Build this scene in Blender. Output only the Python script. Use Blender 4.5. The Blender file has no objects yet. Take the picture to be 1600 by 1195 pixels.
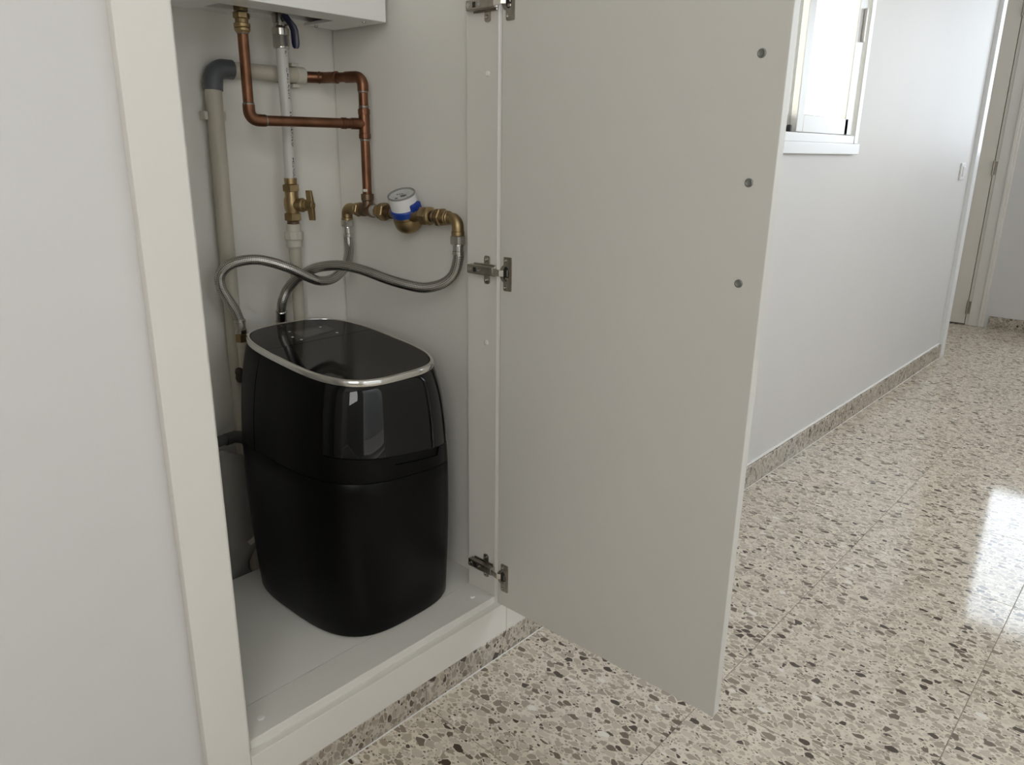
import bpy, bmesh, math, random
from mathutils import Vector, Matrix

random.seed(7)
scene = bpy.context.scene
COL = scene.collection
PI = math.pi

# ------------------------------------------------------------------ camera
cam_data = bpy.data.cameras.new('camera')
cam = bpy.data.objects.new('camera', cam_data)
COL.objects.link(cam)
cam_data.sensor_fit = 'HORIZONTAL'
cam_data.sensor_width = 36.0
cam_data.lens = 36.0 * 1192.5 / 1600.0
cam_data.clip_start = 0.02
RX, RY, RZ = (0.7420621, 0.6702189, 0.0122663), (-0.2032653, 0.2075413, 0.956875), (0.6387700, -0.7125540, 0.2902408)
cam.matrix_world = Matrix(((RX[0], RY[0], RZ[0], 0.9576), (RX[1], RY[1], RZ[1], 0.0),
                           (RX[2], RY[2], RZ[2], 1.05), (0, 0, 0, 1)))
scene.camera = cam

# ------------------------------------------------------------------ world, lights, exposure
SKY = 5.5
world = bpy.data.worlds.new('sky')
scene.world = world
world.use_nodes = True
bg = world.node_tree.nodes['Background']
# a soft daylight sky: cooler towards the end of the hall, warmer on the other sides
wt = world.node_tree
w_tc = wt.nodes.new('ShaderNodeTexCoord')
w_sp = wt.nodes.new('ShaderNodeSeparateXYZ')
w_mr = wt.nodes.new('ShaderNodeMapRange')
w_mr.interpolation_type = 'SMOOTHSTEP'
w_mr.inputs['From Min'].default_value = -0.2
w_mr.inputs['From Max'].default_value = 0.9
w_mx = wt.nodes.new('ShaderNodeMix')
w_mx.data_type = 'RGBA'
w_mx.inputs[6].default_value = (1.0, 0.965, 0.91, 1)
w_mx.inputs[7].default_value = (0.86, 0.93, 1.0, 1)
wt.links.new(w_tc.outputs['Generated'], w_sp.inputs[0])
wt.links.new(w_sp.outputs['Y'], w_mr.inputs['Value'])
wt.links.new(w_mr.outputs[0], w_mx.inputs[0])
wt.links.new(w_mx.outputs[2], bg.inputs[0])
bg.inputs[1].default_value = SKY


def area(name, loc, direction, sx, sy, power, color=(1, 1, 1), portal=False):
    d = bpy.data.lights.new(name, 'AREA')
    d.shape = 'RECTANGLE'
    d.size, d.size_y, d.energy, d.color = sx, sy, power, color
    o = bpy.data.objects.new(name, d)
    COL.objects.link(o)
    o.location = loc
    o.rotation_euler = Vector(direction).to_track_quat('-Z', 'Y').to_euler()
    if portal:
        d.cycles.is_portal = True
    return o


area('portal_side_window', (-0.10, 2.335, 1.60), (1, 0, 0), 0.95, 1.0, 1, portal=True)
area('portal_end_window', (0.76, 5.70, 1.57), (0, -1, 0), 1.1, 1.0, 1, portal=True)
area('portal_balcony_door', (1.72, 0.81, 1.05), (-1, 0, 0), 1.2, 2.0, 1, portal=True)
area('portal_added_beside', (1.72, 2.775, 1.59), (-1, 0, 0), 1.6, 1.1, 1, portal=True)  # portals from here on serve the windows added opposite
area('portal_added_far', (1.72, 5.05, 1.54), (-1, 0, 0), 0.6, 1.0, 1, portal=True)
area('portal_added_behind', (1.72, -0.95, 1.70), (-1, 0, 0), 1.3, 1.5, 1, portal=True)

vs = scene.view_settings
vs.view_transform = 'Standard'
vs.look = 'None'
vs.gamma = 1.0
vs.use_curve_mapping = False
vs.exposure = 0.12


# ------------------------------------------------------------------ materials
def mat(name, color, rough=0.5, metal=0.0, spec=0.5, coat=0.0):
    m = bpy.data.materials.new(name)
    m.use_nodes = True
    b = m.node_tree.nodes['Principled BSDF']
    b.inputs['Base Color'].default_value = (*color, 1)
    b.inputs['Roughness'].default_value = rough
    b.inputs['Metallic'].default_value = metal
    b.inputs['Specular IOR Level'].default_value = spec
    b.inputs['Coat Weight'].default_value = coat
    return m


def N(m, t, **kw):
    n = m.node_tree.nodes.new(t)
    for k, v in kw.items():
        setattr(n, k, v)
    return n


def L(m, a, b):
    m.node_tree.links.new(a, b)


def bsdf(m):
    return m.node_tree.nodes['Principled BSDF']


def mottled(m, c2, scale=6.0, detail=4.0, lo=0.35, hi=0.7, bump=0.0, bscale=80.0):
    """blend towards a second colour by noise, and a fine relief"""
    b = bsdf(m)
    c1 = tuple(b.inputs['Base Color'].default_value)
    tc = N(m, 'ShaderNodeTexCoord')
    nz = N(m, 'ShaderNodeTexNoise')
    nz.inputs['Scale'].default_value = scale
    nz.inputs['Detail'].default_value = detail
    L(m, tc.outputs['Object'], nz.inputs['Vector'])
    r = N(m, 'ShaderNodeMapRange')
    r.inputs['From Min'].default_value = lo
    r.inputs['From Max'].default_value = hi
    L(m, nz.outputs['Fac'], r.inputs['Value'])
    mx = N(m, 'ShaderNodeMix', data_type='RGBA')
    mx.inputs[6].default_value = c1
    mx.inputs[7].default_value = (*c2, 1)
    L(m, r.outputs['Result'], mx.inputs[0])
    L(m, mx.outputs[2], b.inputs['Base Color'])
    if bump:
        n2 = N(m, 'ShaderNodeTexNoise')
        n2.inputs['Scale'].default_value = bscale
        n2.inputs['Detail'].default_value = 3
        L(m, tc.outputs['Object'], n2.inputs['Vector'])
        bp = N(m, 'ShaderNodeBump')
        bp.inputs['Strength'].default_value = bump
        bp.inputs['Distance'].default_value = 0.002
        L(m, n2.outputs['Fac'], bp.inputs['Height'])
        L(m, bp.outputs['Normal'], b.inputs['Normal'])
    return m


def terrazzo(name, rough=0.16, spec=0.5, tone=1.0):
    m = mat(name, (0.5, 0.45, 0.38), rough, 0, spec)
    nt = m.node_tree
    b = bsdf(m)
    geo = N(m, 'ShaderNodeNewGeometry')
    oi = N(m, 'ShaderNodeObjectInfo')
    mul = N(m, 'ShaderNodeMath', operation='MULTIPLY')
    mul.inputs[1].default_value = 37.0
    L(m, oi.outputs['Random'], mul.inputs[0])
    comb = N(m, 'ShaderNodeCombineXYZ')
    L(m, mul.outputs[0], comb.inputs[2])
    add = N(m, 'ShaderNodeVectorMath', operation='ADD')
    L(m, geo.outputs['Position'], add.inputs[0])
    L(m, comb.outputs[0], add.inputs[1])
    # gentle warp so that chip outlines are rounded and irregular
    nz = N(m, 'ShaderNodeTexNoise')
    nz.inputs['Scale'].default_value = 38
    nz.inputs['Detail'].default_value = 2
    L(m, add.outputs[0], nz.inputs['Vector'])
    sub = N(m, 'ShaderNodeVectorMath', operation='SUBTRACT')
    sub.inputs[1].default_value = (0.5, 0.5, 0.5)
    L(m, nz.outputs['Color'], sub.inputs[0])
    sc = N(m, 'ShaderNodeVectorMath', operation='SCALE')
    sc.inputs['Scale'].default_value = 0.011
    L(m, sub.outputs[0], sc.inputs[0])
    wp = N(m, 'ShaderNodeVectorMath', operation='ADD')
    L(m, add.outputs[0], wp.inputs[0])
    L(m, sc.outputs[0], wp.inputs[1])

    def layer(scale, stretch, thr, soft, keep):
        mp = N(m, 'ShaderNodeMapping')
        mp.inputs['Scale'].default_value = stretch
        mp.inputs['Rotation'].default_value = (0, 0, 0.6)
        L(m, wp.outputs[0], mp.inputs['Vector'])
        v1 = N(m, 'ShaderNodeTexVoronoi', feature='F1')
        v2 = N(m, 'ShaderNodeTexVoronoi', feature='DISTANCE_TO_EDGE')
        for v in (v1, v2):
            v.inputs['Scale'].default_value = scale
            L(m, mp.outputs[0], v.inputs['Vector'])
        sx = N(m, 'ShaderNodeSeparateColor')
        L(m, v1.outputs['Color'], sx.inputs[0])
        # each chip shrinks by its own amount
        t = N(m, 'ShaderNodeMapRange')
        t.inputs['To Min'].default_value = thr * 2.2
        t.inputs['To Max'].default_value = thr
        L(m, sx.outputs[1], t.inputs['Value'])
        d0 = N(m, 'ShaderNodeMath', operation='SUBTRACT')
        L(m, v2.outputs['Distance'], d0.inputs[0])
        L(m, t.outputs[0], d0.inputs[1])
        # corners are worn round: a chip never reaches past its own radius
        rad = N(m, 'ShaderNodeMapRange')
        rad.inputs['To Min'].default_value = 0.40
        rad.inputs['To Max'].default_value = 0.72
        L(m, sx.outputs[1], rad.inputs['Value'])
        d1 = N(m, 'ShaderNodeMath', operation='SUBTRACT')
        L(m, rad.outputs[0], d1.inputs[0])
        L(m, v1.outputs['Distance'], d1.inputs[1])
        df = N(m, 'ShaderNodeMath', operation='SMOOTH_MIN')
        df.inputs[2].default_value = 0.06
        L(m, d0.outputs[0], df.inputs[0])
        L(m, d1.outputs[0], df.inputs[1])
        mr = N(m, 'ShaderNodeMapRange')
        mr.inputs['From Min'].default_value = 0
        mr.inputs['From Max'].default_value = soft
        L(m, df.outputs[0], mr.inputs['Value'])
        kp = N(m, 'ShaderNodeMath', operation='LESS_THAN')
        kp.inputs[1].default_value = keep
        L(m, sx.outputs[2], kp.inputs[0])
        mk = N(m, 'ShaderNodeMath', operation='MULTIPLY')
        L(m, mr.outputs[0], mk.inputs[0])
        L(m, kp.outputs[0], mk.inputs[1])
        ramp = N(m, 'ShaderNodeValToRGB')
        cr = ramp.color_ramp
        cr.interpolation = 'CONSTANT'
        stops = [(0.0, (0.08, 0.06, 0.045)), (0.06, (0.17, 0.135, 0.10)), (0.14, (0.28, 0.232, 0.178)),
                 (0.22, (0.38, 0.325, 0.255)), (0.44, (0.46, 0.40, 0.32)), (0.66, (0.54, 0.475, 0.385)),
                 (0.86, (0.61, 0.545, 0.45)), (0.98, (0.80, 0.76, 0.69))]
        while len(cr.elements) < len(stops):
            cr.elements.new(0.5)
        for e, (p, c) in zip(cr.elements, stops):
            e.position = p
            e.color = (*[q * tone for q in c], 1)
        L(m, sx.outputs[0], ramp.inputs[0])
        return mk.outputs[0], ramp.outputs[0]

    big = layer(56, (0.85, 1.35, 1.0), 0.040, 0.03, 0.95)
    small = layer(125, (0.95, 1.3, 1.0), 0.05, 0.05, 0.88)
    # cement between the chips, faintly clouded
    n3 = N(m, 'ShaderNodeTexNoise')
    n3.inputs['Scale'].default_value = 25
    n3.inputs['Detail'].default_value = 5
    L(m, add.outputs[0], n3.inputs['Vector'])
    base = N(m, 'ShaderNodeMix', data_type='RGBA')
    base.inputs[6].default_value = (0.66 * tone, 0.585 * tone, 0.475 * tone, 1)
    base.inputs[7].default_value = (0.78 * tone, 0.71 * tone, 0.60 * tone, 1)
    L(m, n3.outputs['Fac'], base.inputs[0])
    m1 = N(m, 'ShaderNodeMix', data_type='RGBA')
    L(m, small[0], m1.inputs[0])
    L(m, base.outputs[2], m1.inputs[6])
    L(m, small[1], m1.inputs[7])
    m2 = N(m, 'ShaderNodeMix', data_type='RGBA')
    L(m, big[0], m2.inputs[0])
    L(m, m1.outputs[2], m2.inputs[6])
    L(m, big[1], m2.inputs[7])
    L(m, m2.outputs[2], b.inputs['Base Color'])
    # polish varies a little
    n4 = N(m, 'ShaderNodeTexNoise')
    n4.inputs['Scale'].default_value = 9
    n4.inputs['Detail'].default_value = 3
    L(m, add.outputs[0], n4.inputs['Vector'])
    rr = N(m, 'ShaderNodeMapRange')
    rr.inputs['To Min'].default_value = rough * 0.6
    rr.inputs['To Max'].default_value = rough * 1.5
    L(m, n4.outputs['Fac'], rr.inputs['Value'])
    L(m, rr.outputs[0], b.inputs['Roughness'])
    return m


def glass(name, tint=(0.98, 0.99, 1.0)):
    m = bpy.data.materials.new(name)
    m.use_nodes = True
    nt = m.node_tree
    nt.nodes.remove(nt.nodes['Principled BSDF'])
    out = nt.nodes['Material Output']
    tr = N(m, 'ShaderNodeBsdfTransparent')
    tr.inputs[0].default_value = (*tint, 1)
    gl = N(m, 'ShaderNodeBsdfGlossy')
    gl.inputs['Roughness'].default_value = 0.02
    lw = N(m, 'ShaderNodeLayerWeight')
    lw.inputs['Blend'].default_value = 0.5
    pw = N(m, 'ShaderNodeMath', operation='POWER')
    pw.inputs[1].default_value = 5.0
    L(m, lw.outputs['Facing'], pw.inputs[0])
    fr = N(m, 'ShaderNodeMapRange')
    fr.inputs['To Min'].default_value = 0.04
    fr.inputs['To Max'].default_value = 0.9
    L(m, pw.outputs[0], fr.inputs['Value'])
    mx = N(m, 'ShaderNodeMixShader')
    L(m, fr.outputs[0], mx.inputs[0])
    L(m, tr.outputs[0], mx.inputs[1])
    L(m, gl.outputs[0], mx.inputs[2])
    L(m, mx.outputs[0], out.inputs['Surface'])
    return m


def braided(name):
    """woven stainless wire: two crossing sets of strands from the tube's UV map"""
    m = mat(name, (0.60, 0.58, 0.54), 0.30, 1.0)
    b = bsdf(m)
    uv = N(m, 'ShaderNodeUVMap')
    sp = N(m, 'ShaderNodeSeparateXYZ')
    L(m, uv.outputs[0], sp.inputs[0])

    def strand(sign):
        a = N(m, 'ShaderNodeMath', operation='MULTIPLY')
        a.inputs[1].default_value = 150.0
        L(m, sp.outputs[0], a.inputs[0])
        c = N(m, 'ShaderNodeMath', operation='MULTIPLY')
        c.inputs[1].default_value = sign * 8.0
        L(m, sp.outputs[1], c.inputs[0])
        s = N(m, 'ShaderNodeMath', operation='ADD')
        L(m, a.outputs[0], s.inputs[0])
        L(m, c.outputs[0], s.inputs[1])
        t = N(m, 'ShaderNodeMath', operation='MULTIPLY')
        t.inputs[1].default_value = 2 * PI
        L(m, s.outputs[0], t.inputs[0])
        q = N(m, 'ShaderNodeMath', operation='SINE')
        L(m, t.outputs[0], q.inputs[0])
        return q
    s1, s2 = strand(1), strand(-1)
    pr = N(m, 'ShaderNodeMath', operation='MULTIPLY')
    L(m, s1.outputs[0], pr.inputs[0])
    L(m, s2.outputs[0], pr.inputs[1])
    mr = N(m, 'ShaderNodeMapRange')
    mr.inputs['From Min'].default_value = -1
    mr.inputs['From Max'].default_value = 1
    L(m, pr.outputs[0], mr.inputs['Value'])
    mx = N(m, 'ShaderNodeMix', data_type='RGBA')
    mx.inputs[6].default_value = (0.16, 0.15, 0.135, 1)
    mx.inputs[7].default_value = (0.72, 0.70, 0.66, 1)
    L(m, mr.outputs[0], mx.inputs[0])
    L(m, mx.outputs[2], b.inputs['Base Color'])
    bp = N(m, 'ShaderNodeBump')
    bp.inputs['Strength'].default_value = 0.6
    bp.inputs['Distance'].default_value = 0.0007
    L(m, mr.outputs[0], bp.inputs['Height'])
    L(m, bp.outputs['Normal'], b.inputs['Normal'])
    return m


def printed_pipe(name, color, ang):
    """grey-white plastic pipe with one line of small printed characters along its length"""
    m = mat(name, color, 0.35)
    b = bsdf(m)
    uv = N(m, 'ShaderNodeUVMap')
    sp = N(m, 'ShaderNodeSeparateXYZ')
    L(m, uv.outputs[0], sp.inputs[0])
    d = N(m, 'ShaderNodeMath', operation='SUBTRACT')
    d.inputs[1].default_value = ang
    L(m, sp.outputs[1], d.inputs[0])
    ab = N(m, 'ShaderNodeMath', operation='ABSOLUTE')
    L(m, d.outputs[0], ab.inputs[0])
    lt = N(m, 'ShaderNodeMath', operation='LESS_THAN')
    lt.inputs[1].default_value = 0.030
    L(m, ab.outputs[0], lt.inputs[0])
    mp = N(m, 'ShaderNodeMapping')
    mp.inputs['Scale'].default_value = (330, 30, 1)
    L(m, uv.outputs[0], mp.inputs[0])
    nz = N(m, 'ShaderNodeTexNoise')
    nz.inputs['Scale'].default_value = 1.0
    nz.inputs['Detail'].default_value = 1
    L(m, mp.outputs[0], nz.inputs['Vector'])
    gt = N(m, 'ShaderNodeMath', operation='GREATER_THAN')
    gt.inputs[1].default_value = 0.52
    L(m, nz.outputs['Fac'], gt.inputs[0])
    mp2 = N(m, 'ShaderNodeMapping')
    mp2.inputs['Scale'].default_value = (22, 0.01, 1)
    L(m, uv.outputs[0], mp2.inputs[0])
    n2 = N(m, 'ShaderNodeTexNoise')
    n2.inputs['Scale'].default_value = 1.0
    n2.inputs['Detail'].default_value = 0
    L(m, mp2.outputs[0], n2.inputs['Vector'])
    g2 = N(m, 'ShaderNodeMath', operation='GREATER_THAN')
    g2.inputs[1].default_value = 0.42
    L(m, n2.outputs['Fac'], g2.inputs[0])
    k1 = N(m, 'ShaderNodeMath', operation='MULTIPLY')
    L(m, lt.outputs[0], k1.inputs[0])
    L(m, gt.outputs[0], k1.inputs[1])
    k2 = N(m, 'ShaderNodeMath', operation='MULTIPLY')
    L(m, k1.outputs[0], k2.inputs[0])
    L(m, g2.outputs[0], k2.inputs[1])
    mx = N(m, 'ShaderNodeMix', data_type='RGBA')
    mx.inputs[6].default_value = (*color, 1)
    mx.inputs[7].default_value = (0.02, 0.02, 0.02, 1)
    L(m, k2.outputs[0], mx.inputs[0])
    L(m, mx.outputs[2], b.inputs['Base Color'])
    return m


M = {}
M['wall'] = mottled(mat('wall_paint', (0.68, 0.668, 0.652), 0.5), (0.66, 0.648, 0.632), 2.0, 4, 0.3, 0.7, 0.12, 55)
M['ceiling'] = mat('ceiling_paint', (0.82, 0.81, 0.79), 0.8)
M['recess'] = mottled(mat('recess_paint', (0.84, 0.82, 0.765), 0.5), (0.825, 0.805, 0.75), 3, 4, 0.3, 0.7, 0.08, 60)
M['laminate'] = mottled(mat('white_laminate', (0.68, 0.66, 0.61), 0.42), (0.66, 0.64, 0.59), 1.5, 3, 0.3, 0.7)
M['shelf'] = mottled(mat('shelf_laminate', (0.78, 0.765, 0.71), 0.4), (0.76, 0.745, 0.69), 2.5, 3, 0.3, 0.7)
M['casing'] = mottled(mat('cream_lacquer', (0.76, 0.73, 0.675), 0.38), (0.74, 0.71, 0.655), 1.5, 3, 0.3, 0.7)
M['terrazzo'] = terrazzo('polished_terrazzo', 0.075, 0.5)
M['skirting'] = terrazzo('skirting_terrazzo', 0.25, 0.4, 0.72)
M['grout'] = mat('grout', (0.42, 0.37, 0.30), 0.8)
M['caulk'] = mat('white_caulk', (0.8, 0.78, 0.75), 0.6)
M['copper'] = mottled(mat('copper', (0.255, 0.125, 0.072), 0.42, 1.0), (0.13, 0.062, 0.038), 28, 5, 0.35, 0.75)
M['copper_old'] = mottled(mat('tarnished_bronze', (0.26, 0.18, 0.12), 0.45, 1.0), (0.15, 0.10, 0.07), 30, 5, 0.35, 0.75)
M['solder'] = mat('solder', (0.30, 0.27, 0.24), 0.5, 1.0)
M['brass'] = mottled(mat('brass', (0.42, 0.31, 0.165), 0.40, 1.0), (0.29, 0.21, 0.11), 30, 4, 0.4, 0.75)
M['nickel'] = mottled(mat('nickel', (0.55, 0.53, 0.49), 0.25, 1.0), (0.42, 0.40, 0.37), 40, 3, 0.4, 0.75)
M['steel_bright'] = mat('bright_steel', (0.64, 0.62, 0.585), 0.2, 1.0)
M['hinge'] = mottled(mat('hinge_steel', (0.43, 0.39, 0.335), 0.36, 1.0), (0.34, 0.305, 0.26), 60, 3, 0.4, 0.7)
M['hinge_bright'] = mat('hinge_link', (0.66, 0.62, 0.56), 0.3, 1.0)
M['washer'] = mat('grey_washer', (0.24, 0.24, 0.225), 0.4, 0.6)
M['black'] = mat('black_plastic', (0.012, 0.012, 0.012), 0.5)
M['braid'] = braided('braided_steel')
M['pvc'] = mottled(mat('beige_pvc', (0.56, 0.52, 0.43), 0.35), (0.52, 0.48, 0.39), 10, 3, 0.4, 0.7)
M['pvc_dark'] = mat('dark_grey_pvc', (0.095, 0.105, 0.115), 0.38)
M['pvc_white'] = mat('off_white_pvc', (0.60, 0.57, 0.495), 0.4)
M['hose_grey'] = mat('grey_rubber', (0.10, 0.10, 0.095), 0.5)
M['pex'] = printed_pipe('printed_white_pipe', (0.66, 0.65, 0.62), 0.222)
M['soft_matte'] = mat('softener_matte_black', (0.0022, 0.0022, 0.0020), 0.34, 0, 0.15)
M['soft_gloss'] = mat('softener_gloss_black', (0.001, 0.0012, 0.0014), 0.03, 0, 0.5)
M['soft_lid'] = mat('softener_lid_black', (0.002, 0.002, 0.0018), 0.045, 0, 0.22)
M['soft_core'] = mat('softener_seam_black', (0.002, 0.002, 0.002), 0.6, 0, 0.2)
M['chrome'] = mat('chrome_trim', (0.82, 0.81, 0.78), 0.16, 1.0)
M['screen'] = mat('lcd_grey', (0.065, 0.066, 0.062), 0.12, 0, 0.5)
M['screen_frame'] = mat('touch_panel', (0.012, 0.012, 0.012), 0.1, 0, 0.5)
M['icon'] = mat('icon_white', (0.75, 0.75, 0.72), 0.4)
M['boiler'] = mat('boiler_white', (0.84, 0.84, 0.82), 0.3)
M['blue'] = mat('blue_plastic', (0.012, 0.045, 0.30), 0.35)
M['blue_dark'] = mat('dark_blue_grip', (0.004, 0.006, 0.035), 0.35)
M['meter_white'] = mat('meter_shell', (0.80, 0.80, 0.80), 0.2)
M['meter_face'] = mat('meter_face', (0.90, 0.89, 0.87), 0.4)
M['dial_dark'] = mat('dial_mark', (0.06, 0.06, 0.055), 0.4)
M['dial_grey'] = mat('dial_grey', (0.25, 0.25, 0.24), 0.4)
M['ptfe'] = mat('ptfe_tape', (0.38, 0.38, 0.37), 0.5)
M['alu'] = mat('white_aluminium', (0.80, 0.81, 0.81), 0.28, 0.0, 0.6)
M['alu_bare'] = mat('anodised_aluminium', (0.60, 0.59, 0.56), 0.32, 0.3)
M['pane'] = glass('window_pane')
M['clear'] = glass('clear_cover', (0.95, 0.96, 0.96))
M['facade'] = mottled(mat('pale_yellow_render', (0.80, 0.77, 0.52), 0.9), (0.74, 0.70, 0.45), 6, 4, 0.3, 0.7)
M['well'] = mat('added_well_render', (0.55, 0.56, 0.57), 0.9)
M['paving'] = mat('added_well_paving', (0.5, 0.47, 0.42), 0.9)
M['door_beige'] = mat('door_lacquer', (0.76, 0.72, 0.64), 0.4)
M['bag'] = mottled(mat('grey_bag', (0.36, 0.345, 0.315), 0.6), (0.29, 0.28, 0.255), 12, 4, 0.3, 0.7)
M['switch'] = mat('switch_white', (0.80, 0.80, 0.80), 0.3)
M['cap'] = mat('cap_white', (0.80, 0.79, 0.75), 0.35)
M['plug'] = mat('dark_brown_plug', (0.045, 0.028, 0.018), 0.5)
M['paint_chip'] = mat('white_putty', (0.75, 0.73, 0.68), 0.6)

# ------------------------------------------------------------------ building helpers
WORLD_LOC = {}


def thing(name, label, cat, loc, group=None):
    o = bpy.data.objects.new(name, None)
    o.empty_display_size = 0.05
    COL.objects.link(o)
    o.location = loc
    WORLD_LOC[o] = Vector(loc)
    o['label'] = label
    o['category'] = cat
    if group:
        o['group'] = group
    return o


def structure(name, loc=(0, 0, 0)):
    o = bpy.data.objects.new(name, None)
    o.empty_display_size = 0.05
    COL.objects.link(o)
    o.location = loc
    WORLD_LOC[o] = Vector(loc)
    o['kind'] = 'structure'
    return o


class MB:
    def __init__(self):
        self.bm = bmesh.new()
        self.uv = self.bm.loops.layers.uv.new('UVMap')

    def box(self, x0, x1, y0, y1, z0, z1, bev=0.0, seg=2):
        vs_ = [self.bm.verts.new(p) for p in ((x0, y0, z0), (x1, y0, z0), (x1, y1, z0), (x0, y1, z0),
                                              (x0, y0, z1), (x1, y0, z1), (x1, y1, z1), (x0, y1, z1))]
        return self._hexa(vs_, bev, seg)

    def hexa(self, pts, bev=0.0, seg=2):
        return self._hexa([self.bm.verts.new(p) for p in pts], bev, seg)

    def _hexa(self, v, bev, seg):
        fs = [self.bm.faces.new([v[i] for i in f]) for f in
              ((0, 3, 2, 1), (4, 5, 6, 7), (0, 1, 5, 4), (1, 2, 6, 5), (2, 3, 7, 6), (3, 0, 4, 7))]
        if bev:
            es = list({e for f in fs for e in f.edges})
            bmesh.ops.bevel(self.bm, geom=es, offset=bev, segments=seg, affect='EDGES', profile=0.5)
        return self

    def obox(self, center, ax, ay, az, sx, sy, sz, bev=0.0, seg=2):
        """box with its own axes"""
        c, ax, ay, az = Vector(center), Vector(ax).normalized(), Vector(ay).normalized(), Vector(az).normalized()
        P = []
        for z in (-1, 1):
            for x, y in ((-1, -1), (1, -1), (1, 1), (-1, 1)):
                P.append(c + ax * x * sx / 2 + ay * y * sy / 2 + az * z * sz / 2)
        return self.hexa(P, bev, seg)

    def ring_grid(self, rings, closed=True, cap0=True, cap1=True, uvs=None):
        R = [[self.bm.verts.new(p) for p in r] for r in rings]
        n = len(R[0])
        for i in range(len(R) - 1):
            for j in range(n if closed else n - 1):
                k = (j + 1) % n
                f = self.bm.faces.new((R[i][j], R[i][k], R[i + 1][k], R[i + 1][j]))
                if uvs:
                    for lp, (a, b) in zip(f.loops, ((i, j), (i, j + 1), (i + 1, j + 1), (i + 1, j))):
                        lp[self.uv].uv = (uvs[a], b / n)
        if cap0:
            self.bm.faces.new(list(reversed(R[0])))
        if cap1:
            self.bm.faces.new(R[-1])
        return self

    @staticmethod
    def frame(axis):
        a = Vector(axis).normalized()
        ref = Vector((0, 0, 1)) if abs(a.z) < 0.9 else Vector((1, 0, 0))
        x = ref.cross(a).normalized()
        return a, x, a.cross(x)

    def lathe(self, p0, axis, prof, seg=24, caps=True, phase=0.0):
        """prof: (distance along axis, radius) pairs"""
        a, x, y = self.frame(axis)
        p0 = Vector(p0)
        rings, us = [], []
        for h, r in prof:
            rings.append([p0 + a * h + (x * math.cos(t) + y * math.sin(t)) * r
                          for t in (phase + 2 * PI * k / seg for k in range(seg))])
            us.append(h)
        return self.ring_grid(rings, True, caps, caps, us)

    def hexnut(self, p0, axis, h, r, phase=0.3, ch=0.12):
        c = r * ch
        return self.lathe(p0, axis, [(0, r - c), (c * 0.6, r), (h - c * 0.6, r), (h, r - c)], 6, True, phase)

    def tube(self, pts, r, seg=22, caps=True):
        """round tube along points; r a number or one radius per point"""
        P = [Vector(p) for p in pts]
        n = len(P)
        rr = r if isinstance(r, (list, tuple)) else [r] * n
        T = []
        for i in range(n):
            d = (P[min(i + 1, n - 1)] - P[max(i - 1, 0)])
            T.append(d.normalized())
        a, x, y = self.frame(T[0])
        rings, us, s = [], [], 0.0
        for i in range(n):
            if i:
                s += (P[i] - P[i - 1]).length
                q = T[i - 1].rotation_difference(T[i])
                x = q @ x
                x = (x - T[i] * x.dot(T[i])).normalized()
            y = T[i].cross(x)
            rings.append([P[i] + (x * math.cos(t) + y * math.sin(t)) * rr[i]
                          for t in (2 * PI * k / seg for k in range(seg))])
            us.append(s)
        return self.ring_grid(rings, True, caps, caps, us)

    def build(self, name, material, parent=None, label=None, angle=20, smooth=True, kind=None):
        bm = self.bm
        bmesh.ops.recalc_face_normals(bm, faces=bm.faces)
        lo = Vector((min(v.co[i] for v in bm.verts) for i in range(3)))
        hi = Vector((max(v.co[i] for v in bm.verts) for i in range(3)))
        c = (lo + hi) / 2
        for v in bm.verts:
            v.co -= c
        me = bpy.data.meshes.new(name)
        bm.to_mesh(me)
        bm.free()
        me.materials.append(material)
        if smooth:
            for p in me.polygons:
                p.use_smooth = True
            me.set_sharp_from_angle(angle=math.radians(angle))
        o = bpy.data.objects.new(name, me)
        COL.objects.link(o)
        if parent is not None:
            o.parent = parent
            o.location = c - WORLD_LOC[parent]
        else:
            o.location = c
        WORLD_LOC[o] = c
        if label:
            o['label'] = label
        if kind:
            o['kind'] = kind
        return o


def clone(o, loc_world, parent):
    """copy of a part with its sub-parts, moved to a new place"""
    c = o.copy()
    COL.objects.link(c)
    c.parent = parent
    c.location = Vector(loc_world) - (WORLD_LOC[parent] if parent else Vector())
    WORLD_LOC[c] = Vector(loc_world)
    for ch in o.children:
        d = ch.copy()
        COL.objects.link(d)
        d.parent = c
        WORLD_LOC[d] = WORLD_LOC[c] + d.location
    return c


def arc(p, a, b, r, n=7):
    """rounded corner at p from the side of a to the side of b"""
    p, a, b = Vector(p), Vector(a), Vector(b)
    u, v = (a - p).normalized(), (b - p).normalized()
    ang = u.angle(v)
    d = r / math.tan(ang / 2)
    c = p + (u + v).normalized() * (r / math.sin(ang / 2))
    s, e = p + u * d - c, p + v * d - c
    out = []
    tot = s.angle(e)
    ax = s.cross(e).normalized()
    for i in range(n + 1):
        out.append(c + Matrix.Rotation(tot * i / n, 3, ax) @ s)
    return out


def spline(pts, sub=6):
    P = [Vector(p) for p in pts]
    out = []
    for i in range(len(P) - 1):
        p0, p1, p2, p3 = P[max(i - 1, 0)], P[i], P[i + 1], P[min(i + 2, len(P) - 1)]
        for k in range(sub):
            t = k / sub
            out.append(0.5 * ((2 * p1) + (p2 - p0) * t + (2 * p0 - 5 * p1 + 4 * p2 - p3) * t * t
                              + (3 * p1 - p0 - 3 * p2 + p3) * t ** 3))
    out.append(P[-1])
    return out


# ------------------------------------------------------------------ the room
WX = -0.014            # face of the left wall
END = 5.62             # face of the end wall
RIGHT = 1.62
BACK = -1.7
TOP = 2.55
JAMB = 4.57            # where the left wall stops at the side passage
TJ = 0.4035

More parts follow.
